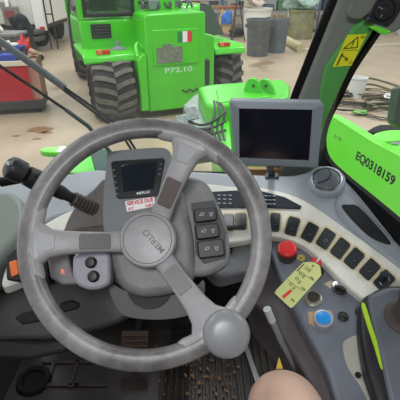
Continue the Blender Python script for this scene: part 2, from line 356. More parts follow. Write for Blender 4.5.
q0, q1 = hp.px((354.8, 160.5)), hp.px((392.5, 188.0)); text('fleet_number', 'EQ0318159', q0, q1, hp.n, INK, K, .054/(q1-q0).length, bold=.035)
text('small_print', 'o ro', hp.px((334, 137.5)), hp.px((341, 141.5)), hp.n, INK, K, .22)
K = thing('rear_fender', at(392, 140, 2.6), 'rounded green fender behind the engine hood, at the right edge', 'fender')
fp = Plane(at(388, 138, 2.5), (-.3, -.6, .75))
slab('shell', [(368, 143), (372, 135), (382, 130.5), (400, 129), (440, 131), (440, 170), (400, 160)], fp, 0, .25, GREEN2, K, .04, 4, smooth=True)
slab('raised_lip', [(378, 139), (382, 135), (400, 133), (420, 134), (420, 139), (385, 142)], fp, .012, .02, GREEN2, K, .004)
slab('label_sticker', rrect((395, 142), 9, 4.5, 2, .1), fp, .008, .004, LGREY, K, 0)
bm = B(); c = at(395, 138, 2.6); addlathe(bm, V((c.x+.15, c.y+.1, .55)), (1, 0, 0), [(0, -.14), (.3, -.16), (.5, -.2), (.55, -.12), (.55, .12), (.5, .2), (0, .16)], 32); link('wheel', bm, RUB, K)
K = thing('mirror_arm', at(396, 115, 2.0), 'dark green-black bracket hanging at the right edge over the coiled hoses', 'bracket')
mp = Plane(at(396, 115, 2.0), (0, -1, .3))
slab('housing', [(398, 88), (408, 84), (416, 130), (400, 128), (393, 122)], mp, 0, .08, mat('dark_olive', '2a3a30', .5), K, .01)
# --- red tool cart
K = thing('tool_cart', ony(20, 100, 6.7)*1.0, 'red tool cart with a blue top at the left, cluttered with rags', 'tool cart')
K.location.z = 0; BASE[K.name] = K.location.copy()
RC = mat('cart_red', 'b3202c', .4, var=.08, scale=3); cx1 = -2.5
fr0 = onz(-40, 118, 0); fr1 = onz(46, 112.5, 0); d = (fr1-fr0).normalized(); bk = V((-d.y, d.x, 0))
def cartbox(nm, a, b, y0, y1, z0, z1, m, bev=.01, par=None):
    bm = B(); P = [fr1+d*a+bk*y0, fr1+d*b+bk*y0, fr1+d*b+bk*y1, fr1+d*a+bk*y1]
    addprism(bm, [V((p.x, p.y, z1)) for p in P], V((0, 0, z0-z1))); return link(nm, bm, m, par or K, bev)
cartbox('base', -1.6, 0, -.02, .6, .08, .22, DGREY)
cartbox('body', -1.6, -.02, 0, .58, .2, .82, RC, .015)
cartbox('side_trim', -.16, 0.0, .0, .58, .22, .84, mat('cart_tan', 'b98a78', .5))
cartbox('front_rail', -1.6, -.1, -.03, .0, .76, .84, mat('cart_cream', 'd8cdb8', .5))
cartbox('top_tray', -1.6, -.28, -.0, .4, .80, .93, mat('tray_blue', '1f3f9e', .45))
for a in (-.1, -1.5):
    for y in (.08, .5):
        bm = B(); p = fr1+d*a+bk*y; addlathe(bm, V((p.x, p.y, .06))-d*.02, d, [(.06, 0), (.06, .04)], 20); link('caster', bm, RUB, K)
def blob(name, c, s, m, label, cat, group=None, sub=2, amp=.35, seed=0):
    bm = B(); bmesh.ops.create_icosphere(bm, subdivisions=sub, radius=1)
    for v in bm.verts:
        k = 1+amp*noise.noise(v.co*1.7+V((seed, seed*2, 0))); v.co = V((v.co.x*s[0]*k, v.co.y*s[1]*k, max(-.6*s[2], v.co.z*s[2]*k)))+V(c)
    return tag(link(name, bm, m), label, cat, group)
def cp(a, y, z): p = fr1+d*a+bk*y; return V((p.x, p.y, z))
blob('rag', cp(-.42, .35, 1.0), (.13, .1, .08), mat('cloth_white', 'cfc6bb', .9), 'crumpled white rag on the blue cart top', 'rag', sub=3, seed=1, amp=.9)
blob('rag', cp(-.30, .25, .97), (.12, .09, .07), mat('cloth_blue', '3a4a9a', .9), 'crumpled blue and white rag beside the red bag on the cart', 'rag', sub=3, seed=4, amp=.9)
blob('cloth_bag', cp(-.2, .48, .99), (.09, .09, .13), RED, 'red cloth bag slumped on the back corner of the cart', 'bag', sub=3, seed=2, amp=.8)
blob('rag', cp(-.05, .28, .89), (.09, .12, .06), mat('cloth_tan', 'b99a80', .9), 'tan rag hanging at the right corner of the cart', 'rag', sub=3, seed=6, amp=.9)
blob('rag', cp(-.62, .3, 1.0), (.12, .1, .07), mat('cloth_brown', '6a5a4c', .9), 'brown rag at the left part of the cart top', 'rag', sub=3, seed=8, amp=.9)
# --- workbench behind cart
K = thing('workbench', V((-5.3, 9.8, 0)), 'grey workbench with clutter behind the red cart', 'workbench')
bm = B(); addbox(bm, (-5.3, 9.9, .82), (2.4, .7, .06)); link('worktop', bm, mat('bench_top', '7a7c78', .6, var=.2), K, .01)
for x in (-6.4, -4.2):
    for y in (9.6, 10.2):
        bm = B(); addbox(bm, (x, y, .4), (.07, .07, .79)); link('leg', bm, DGREY, K, .005)
bm = B(); addbox(bm, (-5.3, 9.9, .35), (2.3, .6, .03)); link('shelf', bm, DGREY, K)
blob('rag', (-4.75, 9.85, .92), (.22, .18, .12), mat('cloth_white', 'cfc6bb', .9), 'heap of white cloth on the grey workbench', 'rag', sub=3, seed=9, amp=.8)
BX = mat('box_brown', '6b5a48', .8, var=.3, scale=5)
for i, (x, w, h, l) in enumerate(((-5.6, .4, .25, 'brown carton on the workbench at the left edge'), (-5.15, .28, .16, 'low brown carton on the workbench beside the white cloth'))):
    bm = B(); addbox(bm, (x, 10.0, .85+h/2), (w, .3, h)); tag(link('carton', bm, BX, bevel=.01), l, 'box')
# --- person bending at the truck
K0 = at(26, 20, 1)
def figure():
    y = 10.6; s = 10.2
    cl = mat('dark_cloth', '22252a', .85, var=.2, scale=10); bm = B()
    pt = lambda a, b, dd=s: at(a, b, dd)
    ft = onz(33, 60, 0)
    hip = pt(26, 27, 10.3); sh = pt(19, 19, 10.1); hd = pt(14, 21, 10.0)
    hip2 = hip+V((.12, .02, -.02))
    rng = lambda L: cr(L, 5, False)
    def limb(L, r):
        P = rng(L); n = len(P); R_ = [r[min(len(r)-1, int(i/(n-1)*(len(r)-1)))]*(1-((i/(n-1)*(len(r)-1)) % 1))+r[min(len(r)-1, int(i/(n-1)*(len(r)-1))+1)]*((i/(n-1)*(len(r)-1)) % 1) for i in range(n)]
        addtube(bm, P, R_, 14)
    limb([hip+V((.1, .0, -.05)), hip, (hip+sh)/2+V((0, 0, .06)), sh, sh+V((-.1, 0, -.04))], [.12, .15, .15, .13, .07])
    for dx in (-.11, .11):
        f = V((hip.x+.12+dx, hip.y+.05, 0)); kn = (hip+f)/2+V((-.06, -.04, .03)); limb([hip+V((dx*.7, 0, 0)), kn, f+V((0, 0, .1))], [.12, .09, .065])
    for dx in (-.05, .1):
        limb([sh+V((dx, dx*.8, .02)), sh+V((-.1+dx, -.1, -.22)), sh+V((-.32+dx, .0, -.3))], [.075, .06, .045])
    body = link('person', bm, cl)
    md = body.modifiers.new('remesh', 'REMESH'); md.mode = 'VOXEL'; md.voxel_size = .03; md.use_smooth_shade = True
    tag(body, 'person in dark clothes bending forward beside the white truck', 'person')
    bm = B(); addlathe(bm, hd+V((.02, 0, -.13)), (-.3, 0, 1), [(0, 0), (.06, .02), (.095, .1), (.1, .16), (.07, .23), (0, .25)], 16); link('head', bm, mat('dark_hair', '1a1817', .8), body)
    for dx in (-.11, .11):
        f = V((hip.x+.12+dx, hip.y+.02, .0)); bm = B(); addtube(bm, [f+V((0, .1, .06)), f+V((0, 0, .06)), f+V((-.02, -.16, .04))], [.055, .06, .04], 12); link('shoe', bm, RUB, body)
figure()
# --- white service truck
K = thing('service_truck', V((-6.0, 14.0, 0)), 'white service truck body with dark step bumper at the upper left', 'truck')
TW = mat('truck_white', 'dcdcd2', .4, var=.03)
ex = -4.55
bm = B(); addbox(bm, (ex-2.2, 14.6, 2.0), (4.4, 3.4, 2.6)); link('box_body', bm, TW, K, .04)
bm = B(); addbox(bm, (ex-.16, 12.87, 1.5), (.34, .08, 1.9)); link('corner_post', bm, mat('truck_white2', 'ecece6', .4), K, .01)
bm = B(); addbox(bm, (ex-1.2, 12.6, .55), (2.3, .6, .1)); addbox(bm, (ex-.6, 12.5, .38), (1.1, .5, .12)); link('step_bumper', bm, mat('bumper_dark', '4a4845', .7), K, .02)
bm = B(); addbox(bm, (ex-.9, 12.7, .95), (.42, .2, .5)); link('equipment_box', bm, mat('equip_grey', '7d7770', .6), K, .02)
bm = B(); addbox(bm, (ex-.9, 12.58, 1.0), (.24, .02, .2)); link('warning_plate', bm, mat('dull_red', '8c4038', .5), K)
bm = B(); addbox(bm, (ex-.12, 12.82, .62), (.14, .04, .08)); link('marker_light', bm, RED, K, .01)
for y in (13.7, 15.4):
    bm = B(); addlathe(bm, (ex-.55, y, .45), (1, 0, 0), [(.2, -.15), (.42, -.15), (.45, -.1), (.45, .1), (.42, .15), (.2, .15)], 28); link('wheel', bm, RUB, K)
bm = B(); addbox(bm, (ex-2.0, 14.4, .62), (3.6, 2.8, .14)); link('underframe', bm, DGREY, K)
bm = B(); addbox(bm, (ex-2.6, 12.84, 1.25), (3.2, .06, .12)); link('shelf_rail', bm, mat('rail_tan', '9a8f7e', .6), K)
bm = B(); p = onz(33, 40, 1.2); addlathe(bm, V((ex-.95, 12.65, 1.2)), (0, 0, 1), [(.05, 0), (.05, .2), (.02, .26), (.02, .3), (.03, .3), (.03, .36), (0, .36)], 16)
o = link('spray_bottle', bm, WHITE); tag(o, 'small white bottle with red cap on the truck equipment box', 'bottle'); bm = B(); addlathe(bm, V((ex-.95, 12.65, 1.5)), (0, 0, 1), [(.045, 0), (.045, .09), (0, .09)], 14); link('cap', bm, RED, o)
K = thing('hand_truck', V((-4.5, 13.4, 0)), 'black upright frame leaning at the white truck corner', 'hand truck')
bm = B()
for x in (0, .2): addtube(bm, [V((-4.46+x, 12.7, .05)), V((-4.5+x, 12.8, 1.2)), V((-4.52+x, 12.85, 1.9))], .022)
for z in (.4, 1.0, 1.6): addtube(bm, [V((-4.49, 12.76+z*.04, z)), V((-4.29, 12.76+z*.04, z))], .018)
link('frame', bm, BLACK, K)
# --- bins, drums
def bin_(name, px, py, r, h, m, label, cat, group=None, taper=.84, rim=True, inside=None):
    c = onz(px, py, 0); c = c+V((c.x, c.y, 0)).normalized()*r*.6
    root = thing(name, c, label, cat, group)
    bm = B(); pr = [(0, .0), (r*taper, 0), (r*(taper+.02), .02), (r*.97, h*.86), (r*.99, h*.87), (r*.99, h*.9), (r*1.04, h*.93), (r*1.05, h), (r*.97, h), (r*.94, h*.9), (r*(taper-.05), .05), (0, .05)]
    addlathe(bm, c, (0, 0, 1), pr, 36, cap=False); link('body', bm, m, root)
    if rim:
        for s in (-1, 1):
            bm = B(); addbox(bm, c+V((s*r*1.03, 0, h*.82)), (.06, .16, .08)); link('handle', bm, m, root, .01)
    return c, root
GB = mat('bin_grey', '63696c', .6, var=.2, scale=6)
c, rt = bin_('trash_bin', 257, 56.5, .34, .95, GB, 'grey plastic trash bin, the nearer left one of the pair by the telehandler', 'bin', 'round grey bins')
c, rt = bin_('trash_bin', 275, 53, .33, .93, mat('bin_grey_blue', '66737a', .6, var=.15, scale=6), 'blue-grey trash bin right of the dusty grey one, with wood scraps sticking out', 'bin', 'round grey bins')
for i in range(4):
    bm = B(); a = c+V((-.1+.07*i, .05*(-1)**i, .3)); addtube(bm, [a, a+V((.05*(i-1.5), 0, .72))], .025, 6); tag(link('wood_scrap', bm, WOOD), 'wood scrap sticking up out of the right grey bin', 'wood scrap', 'wood scraps in the bin')
c, rt = bin_('plastic_drum', 256, 40, .48, 1.0, mat('white_poly', 'e4e2da', .5), 'white plastic drum standing behind the left grey bin', 'drum', taper=.95, rim=False)
blob('crumpled_sack', c+V((-.08, 0, 1.2)), (.32, .3, .26), mat('sack_beige', 'cdbfae', .9), 'crumpled beige sack on top of the white plastic drum', 'sack', sub=3, amp=.8)
c, rt = bin_('rusty_drum', 299, 39, .46, .95, mat('olive_drum', '8a8a68', .6, var=.25, scale=4), 'olive brown drum standing beyond the cardboard tube', 'drum', taper=.96, rim=False)
blob('green_wrap', c+V((0, 0, 1.22)), (.55, .35, .4), mat('wrap_green', '6f9c86', .5, col2='b9c8c0', scale=5), 'pale green plastic wrap heaped on the olive drum', 'plastic wrap', sub=3, amp=.9)
bm = B(); addtube(bm, [onz(282, 37.5, .1), onz(301, 48.5, .1)], .13, 20); tag(link('cardboard_tube', bm, mat('tube_tan', 'b7ae86', .7)), 'long tan cardboard tube lying on the floor right of the bins', 'tube')
# steel posts & racks at the back
for (px, w, hgt, col, lab) in ((288, .2, 4, 'c9cbc8', 'pale steel column behind the right grey bin'), (244, .12, 3.4, 'aeb4b0', 'thin grey column left of the white drum')):
    c = onz(px, 32, 0); bm = B(); addbox(bm, c+V((0, 0, hgt/2)), (w, w, hgt)); tag(link('steel_column', bm, mat('col'+col, col, .5), bevel=.01), lab, 'column')
for j, (px0, px1, y, lab) in enumerate(((262, 345, 17.5, 'tall storage rack with mixed parts beyond the drums'), (150, 258, 18.5, 'storage rack with dark boxes beyond the green telehandler'))):
    a = ony(px0, 10, y); b = ony(px1, 10, y); root = thing('storage_rack', V(((a.x+b.x)/2, y, 0)), lab, 'rack')
    n = 4
    for i in range(n):
        x = a.x+(b.x-a.x)*i/(n-1)
        bm = B(); addbox(bm, (x, y-.3, 1.4), (.07, .07, 2.8)); addbox(bm, (x, y+.3, 1.4), (.07, .07, 2.8)); link('upright', bm, mat('rack_blue', '51606e', .6), root)
    for z in (.15, .75, 1.35, 2.0):
        bm = B(); addbox(bm, ((a.x+b.x)/2, y, z), (b.x-a.x, .65, .05)); link('shelf', bm, mat('rack_shelf', '8a8278', .6), root)
    random.seed(j+11)
    cols = ['3e4248', '7b8a96', 'a8998a', '4d5f73', '8d3b32', 'd3d0c8', '55504a', '4b7a58']
    for z in (.18, .78, 1.38):
        x = a.x+.1
        while x < b.x-.3:
            w = random.uniform(.2, .45); h = random.uniform(.15, .42); q = random.choice(cols)
            bm = B(); addbox(bm, (x+w/2, y, z+h/2), (w, .45, h)); o = link('storage_box', bm, mat('box'+q, q, .7, var=.2), bevel=.015)
            tag(o, 'box stored on the %s' % ('rack beyond the drums' if j == 0 else 'rack beyond the green telehandler'), 'box', 'boxes on the far rack' if j == 0 else 'boxes on the rack beyond the telehandler'); x += w+random.uniform(.03, .2)
# work stand with blue cloth & cables
K = thing('work_stand', onz(226, 36, 0), 'tan wooden work stand right of the green telehandler', 'stand')
c = onz(226, 36, 0)
for (dx, dy) in ((-.28, -.2), (.28, -.2), (-.28, .2), (.28, .2)):
    bm = B(); addtube(bm, [c+V((dx, dy, 0)), c+V((dx*.6, dy*.6, .95))], .05, 6); link('leg', bm, mat('pine', 'c9a070', .7), K)
bm = B(); addbox(bm, c+V((0, 0, .98)), (1.1, .35, .1)); link('top_beam', bm, mat('rust_brown', '8d6048', .7, var=.3), K, .02)
bm = B(); addbox(bm, c+V((0, -.17, .5)), (.3, .05, .7)); link('front_board', bm, mat('pine2', 'd2b080', .7), K, .01)
blob('blue_cloth', c+V((0.02, -.3, .6)), (.2, .08, .26), mat('cloth_cobalt', '2f6fc0', .8), 'bright blue cloth hanging on the work stand', 'cloth', sub=3, amp=.6)
K = thing('tripod', onz(236, 41, 0), 'dark thin tripod frame left of the grey bins', 'tripod'); c = onz(236, 41, 0)
for a in (0, 2.1, 4.2):
    bm = B(); addtube(bm, [c+V((.3*math.cos(a), .3*math.sin(a), 0)), c+V((0, 0, 1.6))], .022, 6); link('leg', bm, DGREY, K)
def coil(name, px, py, r, turns, m, label, cat, tr=.02, seed=0, z=0, gx=1.0):
    c = onz(px, py, 0); rnd = random.Random(seed); P = []
    for i in range(int(turns*20)):
        a = 2*PI*i/20; k = 1+.22*noise.noise(V((a*.35, seed, 0)))*1.6
        P.append(c+V((r*gx*k*math.cos(a)+.15*r*noise.noise(V((a*.2, seed+5, 0))), r*k*math.sin(a), tr+z+tr*1.6*(i/20)*.8+.02*rnd.random())))
    bm = B(); addtube(bm, P, tr, 7); return tag(link(name, bm, m), label, cat)
coil('cable_coil', 238, 37, .3, 5, mat('cable_dark', '24282c', .6), 'heap of dark cable on the floor under the tripod', 'cable', .03, 2)
# right side: bucket and hoses
c, rt = bin_('white_bucket', 355.5, 98, .15, .36, mat('bucket_white', 'dfe2df', .45), 'white plastic bucket standing by the coiled hoses', 'bucket', taper=.9, rim=False)
HO = mat('hose_olive', '5d5a40', .6); HO2 = mat('hose_black', '3c3b36', .6)
coil('hose', 362, 103, .34, 4, HO2, 'black hose coiled in the middle of the pile below the white bucket', 'hose', .014, 3, gx=1.5)
coil('hose', 385, 108, .32, 4, HO, 'olive hose coiled at the right of the hose pile', 'hose', .013, 8, z=.03, gx=1.2)
coil('hose', 340, 103, .24, 2, mat('hose_tan', 'a08a68', .6), 'thin tan hose coil at the left of the hose pile', 'hose', .009, 12, gx=1.3)
coil('hose', 393, 116, .3, 2, HO2, 'loose dark hose loops in front of the pile near the fender', 'hose', .011, 21, gx=1.6)
coil('hose', 390, 104, .12, 1.4, WHITE, 'short white hose ring on the hose pile by the dark bracket', 'hose', .014, 31, z=.1)
for i, (P, lb) in enumerate(((((330, 84), (352, 78), (375, 79), (410, 90)), 'olive hose arcing across the floor behind the white bucket, furthest one'), (((345, 92), (368, 84), (392, 90), (420, 98)), 'olive hose arcing just right of the white bucket'))):
    bm = B(); addtube(bm, cr([onz(a, b, .02) for a, b in P], 8, False), .018, 8); tag(link('hose', bm, HO), lb, 'hose')
bm = B(); c = onz(361, 115, 0)
blob('green_strap', onz(361, 112, .05), (.12, .07, .03), mat('strap_green', '6da84e', .7), 'small green strap bundle lying in the hose pile', 'strap', sub=3, amp=.7)
K = thing('floor_jack', onz(398, 32, 0), 'red wheeled jack near the top right corner', 'jack'); c = onz(400, 34, 0)
bm = B(); addbox(bm, c+V((0.1, 0, .3)), (.7, .3, .25)); link('body', bm, RED, K, .03)
bm = B(); addlathe(bm, c+V((-.12, -.25, .14)), (0, 1, 0), [(.06, -.02), (.14, -.03), (.14, .03), (.06, .02)], 20); link('wheel', bm, mat('wheel_pale', 'bdb5b0', .5), K)
coil('hose', 372, 96, .26, 3, mat('hose_brown', '6e6048', .6), 'brown hose coil just right of the white bucket', 'hose', .012, 41, z=.02, gx=1.5)
coil('hose', 350, 110, .22, 2.5, HO2, 'dark hose coil at the near left of the pile below the bucket', 'hose', .011, 51, z=.01, gx=1.5)
# ================================================================ CAB SHELL
bm = B(); addbox(bm, (0, .2, .80), (1.24, 1.9, .1)); o = struct(link('trim_1', bm, mat('cab_floor', '24211f', .6, var=.3, scale=12)))
bm = B(); addbox(bm, (0, .1, 2.52), (1.3, 2.0, .08)); struct(link('ceiling', bm, mat('cab_roof_lining', '4a4c4c', .8)))
bm = B(); addbox(bm, (0, -.78, 1.65), (1.24, .06, 1.7)); struct(link('wall_rear', bm, DGREY))
bm = B(); addbox(bm, (-.63, .1, 1.1), (.04, 1.85, .6)); struct(link('wall_left', bm, DGREY))
bm = B(); addbox(bm, (.65, .1, .95), (.04, 1.85, .3)); struct(link('wall_right', bm, DGREY))
bm = B(); addbox(bm, (-.10, 1.13, 1.13), (1.04, .05, .6)); struct(link('wall_front', bm, mat('bulkhead_dark', '1e1e1f', .7)))
# windscreen
WG = glassmat('windscreen_glass', (.97, .98, .97), .014)
bm = B(); cols = []
for i in range(21):
    x = -.62+.96*i/20; t = (x+.1)/.52; yb = 1.09-.05*t*t; yt = .84-.05*t*t
    cols.append([bm.verts.new((x, yb+(yt-yb)*j/8, 1.47+1.02*j/8)) for j in range(9)])
for A, Bc in zip(cols, cols[1:]):
    for j in range(8): bm.faces.new((A[j], Bc[j], Bc[j+1], A[j+1]))
o = link('window_1', bm, WG); struct(o); md = o.modifiers.new('s', 'SOLIDIFY'); md.thickness = .004
bm = B(); addtube(bm, [V((-.62+.96*i/20, 1.085-.05*((-.52+.96*i/20)/.52)**2, 1.475)) for i in range(21)], .013, 8); struct(link('trim_2', bm, RUB))
# side window
PS = Plane((.36, 1.0, 1.5), (-.96, -.277, .0), (0, 1, 0))
inn = cr([V((a, b, 0)) for a, b in ((430, -48), (384, 20), (376, 33), (351, 71), (338, 98), (327, 120), (322, 140), (326, 158), (344, 176), (367, 195), (400, 223), (450, 268))], 6, False)
out = cr([V((a, b, 0)) for a, b in ((420, -58), (378, 12), (370, 27), (345, 66), (332, 94), (320, 118), (312, 142), (315, 168), (333, 190), (358, 215), (395, 252), (440, 300))], 6, False)
bm = B(); n = len(inn)
L1 = [PS.px((p.x, p.y), .012) for p in inn]; L2 = [PS.px((p.x, p.y), .012) for p in out]
for k in range(n-1):
    q = [L1[k], L1[k+1], L2[k+1], L2[k]]; 
    vs = [bm.verts.new(p) for p in q]+[bm.verts.new(p-PS.n*.014) for p in q]
    for f in ((0, 1, 2, 3), (7, 6, 5, 4), (0, 4, 5, 1), (2, 6, 7, 3)): bm.faces.new([vs[i] for i in f])
bmesh.ops.remove_doubles(bm, verts=bm.verts, dist=.0002); struct(link('trim_3', bm, RUB))
bm = B(); addprism(bm, [PS.px((p.x, p.y), 0) for p in inn]+[PS.px((600, 500)), PS.px((600, -200))], -PS.n*.004); struct(link('window_2', bm, glassmat('side_glass', (.97, .98, .97), .015)))
# A pillar
PP = Plane((.31, .98, 1.6), (-.3, -.95, -.1))
K = thing('cab_pillar', PP.px((310, 165)), 'grey-green front cab pillar with a yellow warning sticker, right of the monitor', 'pillar')
def pil(nm, L, h, t, m, bev, seg=3, par=K): return slab(nm, L, PP, h, t, m, par, bev, seg)
pil('rubber_seal', [(452, -300), (328, 0), (290, 98), (268, 172), (290, 180), (306, 98), (340, 0), (465, -300)], 0.004, .05, RUB, .004)
pil('inner_lining', [(462, -300), (338, 0), (297, 102), (276, 185), (318, 190), (316, 150), (321, 120), (346, 66), (380, 0), (510, -300)], .022, .06, mat('pillar_lining', '777d76', .6, var=.05, bump=.3), .012, 4)
pil('green_edge', [(392, -5), (352, 28), (324, 68), (318, 100), (314, 125), (306, 155), (316, 158), (325, 122), (336, 98), (349, 70), (375, 28)], .032, .05, GREEN3, .008, 3)
st = [(347.5, 35), (367, 34), (351.5, 65.5), (332.5, 67)]
wl = pil('warning_sticker', st, .0345, .002, YEL, 0)
def stroke(bm, pl, pts, w, h, closed=False, ext=.0006):
    P = [pl.px(p, h) for p in pts]
    for a, b in zip(P, P[1:]+([P[0]] if closed else [])):
        d_ = (b-a).normalized(); s = pl.n.cross(d_)*w/2; addprism(bm, [a-s-d_*w*.3, b-s+d_*w*.3, b+s+d_*w*.3, a+s-d_*w*.3], pl.n*ext)
bm = B()
stroke(bm, PP, [(343.5, 48.5), (358, 37), (357.5, 47.5)], .0018, .035, True); stroke(bm, PP, [(354, 41), (352.5, 44.5)], .002, .035); stroke(bm, PP, [(352, 46), (351.8, 46.6)], .002, .035)
stroke(bm, PP, [(341, 50.5), (358.5, 50)], .0007, .035); stroke(bm, PP, [(337, 65), (342.5, 53.5)], .0028, .035); stroke(bm, PP, [(341.5, 54.5), (347.5, 60)], .0022, .035); stroke(bm, PP, [(347, 57), (347.5, 60), (344.5, 60)], .0016, .035); stroke(bm, PP, [(350, 61), (352.5, 61), (351.5, 63.5), (349, 63.5)], .0006, .035, True); stroke(bm, PP, [(361.5, 36), (364.5, 36), (363.8, 37.8), (361, 37.8)], .001, .035, True)
link('pictogram', bm, INK, wl, smooth=False)
# speaker / handle moulding at top right
K = thing('speaker_housing', PP.px((385, 10)), 'dark speaker housing with a green-edged grey bezel in the top right corner', 'speaker')
slab('trim_bezel', [(378, 0), (372, 12), (361, 20), (350, 19), (347, 15), (368, -40), (440, -60), (440, 0), (396, 32), (388, 34), (370, 28), (376, 22)], PP, .055, .05, mat('bezel_grey', '6f746c', .6), K, .006, 3)
slab('recess', [(388, -14), (375, 6), (364, 21), (382, 26), (387, 28), (394, 22), (412, -8)], PP, .058, .02, BLACK, K, .003)
bm = B(); c = PP.px((384, 10), .06); addlathe(bm, c, PP.n, [(.0, .004), (.009, .004), (.010, .0), (.018, 0), (.0195, .003), (.021, 0)], 28, cap=False); link('speaker_cone', bm, BLACK, K)
bm = B(); stroke(bm, PP, [(379, 7), (382.5, 9)], .0018, .066); stroke(bm, PP, [(380.5, 17), (382, 15)], .0018, .066); link('highlight_marks', bm, LGREY, K)
bm = B(); addlathe(bm, PP.px((367.5, 18), .056), PP.n, [(.004, 0), (.004, .006), (0, .006)], 12); link('screw', bm, CHROME, K)
slab('green_edge', [(368, 27), (376, 25.5), (386, 29), (392, 31.5), (388, 35), (380, 34)], PP, .057, .02, GREEN2, K, .003)
# wipers
PG = Plane((0, 1.085, 1.5), (0, -.97, -.25))
K = thing('wiper', PG.px((120, 150), -.03), 'upper windscreen wiper with thick grey arm and thin blade rods', 'wiper')
bm = B(); P = [PG.px(p, -.035) for p in ((-30, 22), (0, 41), (32, 64), (65, 88))]; addtube(bm, P, .0095, 10); link('arm', bm, mat('wiper_grey', '5b6164', .45), K)
bm = B(); addtube(bm, [PG.px(p, -.03) for p in ((64, 87), (95, 109), (122, 128), (142, 160))], .0038, 8); addtube(bm, [PG.px(p, -.035) for p in ((63, 89.5), (94, 112), (120, 131.5), (139, 162))], .0038, 8); link('rod', bm, RUB, K)
K = thing('wiper', PG.px((110, 150), -.03), 'lower dark wiper blade, nearer the steering wheel', 'wiper')
bm = B(); addtube(bm, [PG.px(p, -.03) for p in ((-30, 46), (0, 66), (35, 89), (66, 110), (88, 126), (116, 158))], .0042, 8); link('blade', bm, RUB, K)
bm = B(); addtube(bm, [PG.px(p, -.03) for p in ((66, 110), (88, 126), (100, 140), (122, 166))], .006, 8); link('arm', bm, mat('wiper_teal', '1f3a36', .5), K)
# ================================================================ DASHBOARD
PD = Plane((.127, .887, 1.5), (-.1, -.3, .95))
D = thing('dashboard', V((.1, .9, 1.35)), 'grey curved dashboard with cream switch band sweeping round to the right', 'dashboard')
slab('top_cover', [(60, 176), (180, 171), (235, 173), (285, 175), (305, 172), (322, 165), (342, 176), (372, 206), (405, 238), (520, 340), (520, 400), (420, 300), (398, 277), (347, 232), (300, 205), (262, 196), (150, 194)], PD, .010, .05, DASH, D, .010, 4, smooth=True)
slab('right_rail', [(336, 196), (346, 194), (362, 205), (400, 244), (470, 310), (440, 310), (400, 268), (360, 236), (338, 214)], PD, .016, .05, LGREY, D, .008, 3, smooth=True)
slab('storage_pocket', [(342, 207), (350, 204.5), (358, 206), (372, 220), (391, 243), (378, 241), (362, 230)], PD, .0175, .002, mat('pocket_black', '14161a', .3), D, .001, smooth=True)
slab('switch_panel', [(185, 188), (240, 187), (268, 188.5), (304, 200), (347, 229), (398, 266), (450, 312), (430, 345), (365, 300), (344, 283), (316, 255), (295, 241), (268, 236), (235, 242), (185, 245)], PD, .014, .022, CREAM, D, .004, smooth=True)
slab('indicator_strip', [(205, 192), (240, 190), (262, 191), (285, 197), (302, 206), (300, 208.5), (262, 207), (205, 207)], PD, .0195, .003, mat('indicator_black', '20242c', .5, spec=.12), D, .001)
for xs_ in ((219, 224.5, 230), (262, 266, 270, 274)):
  bm = B()
  for j in range(3):
    for x in xs_: stroke(bm, PD, [(x-1.2, 195+4*j+(x-219)*.015), (x+1.4, 195.3+4*j+(x-219)*.015)], .0022, .0197)
  link('indicator_icons', bm, mat('icon_grey', 'aab4c2', .5), D, smooth=False)
SW = mat('switch_black', '23262b', .35); SF = mat('switch_surround', 'cfc29a', .5, var=.15, scale=60)
sws = [(228.5, 221.5, 10, 15, .0), (241, 220.5, 10, 15, .0), (259, 219.5, 9.5, 16, .05), (275, 221.5, 9.5, 17, .1), (292.5, 225.5, 11.5, 17, .30), (310, 231.5, 12, 17, .5), (326, 238, 12.5, 18, .58), (340.5, 247.5, 12.5, 18, .66), (354.5, 257.5, 13, 18, .70), (370, 268.5, 13.5, 18, .74), (384.5, 280, 14, 18, .76)]
for i, (x, y, w, h, a) in enumerate(sws):
    s = slab('rocker_switch', rrect((x, y), w+4.2, h+4.0, 3, a), PD, .0155, .004, SF, D, .0006)
    slab('rocker', rrect((x, y), w+1, h+1, 2.4, a), PD, .0205, .006, SW, s, .0018, 3)
    bm = B(); ca, sa = math.cos(a), math.sin(a)
    if i in (6,): stroke(bm, PD, [(x-2, y+2), (x+1, y+1), (x+1.6, y+3.4), (x-1.6, y+4)], .0005, .0205, True)
    elif i == 10:
        addlathe(bm, PD.px((x-1.5, y-2), .02), PD.n, [(.009, 0), (.008, .014), (.0065, .016), (0, .016)], 20); link('rotary_knob', bm, SW, s); bm = B(); stroke(bm, PD, [(x+4, y-3), (x+5, y+1)], .0006, .0205); stroke(bm, PD, [(x-5, y+2), (x-3, y+5)], .0006, .0205)
    else: stroke(bm, PD, [(x-1.5, y+3), (x+1, y+3.4)], .0004, .0205)
    link('switch_icon', bm, WHITE if i == 10 else LGREY, s, smooth=False)
bm = B(); addtube(bm, [PD.px((223, 228), .028), PD.px((243, 227), .028)], .0055, 8); link('toggle_bar', bm, BLACK, D)
slab('dash_fascia', [(196, 240), (240, 238), (258, 237), (266, 250), (258, 268), (240, 272), (212, 275)], PD, -.012, .05, MGREY, D, .01, 3, smooth=True)
bm = B(); addlathe(bm, PD.px((230, 251), -.011), PD.n, [(.007, 0), (.007, .004), (.004, .004), (.004, 0)], 20); link('socket', bm, BLACK, D)
bm = B(); addlathe(bm, PD.px((229.5, 251), -.008), PD.n, [(.003, 0), (.003, .002), (0, .002)], 12); link('socket_pin', bm, SILVER, D)
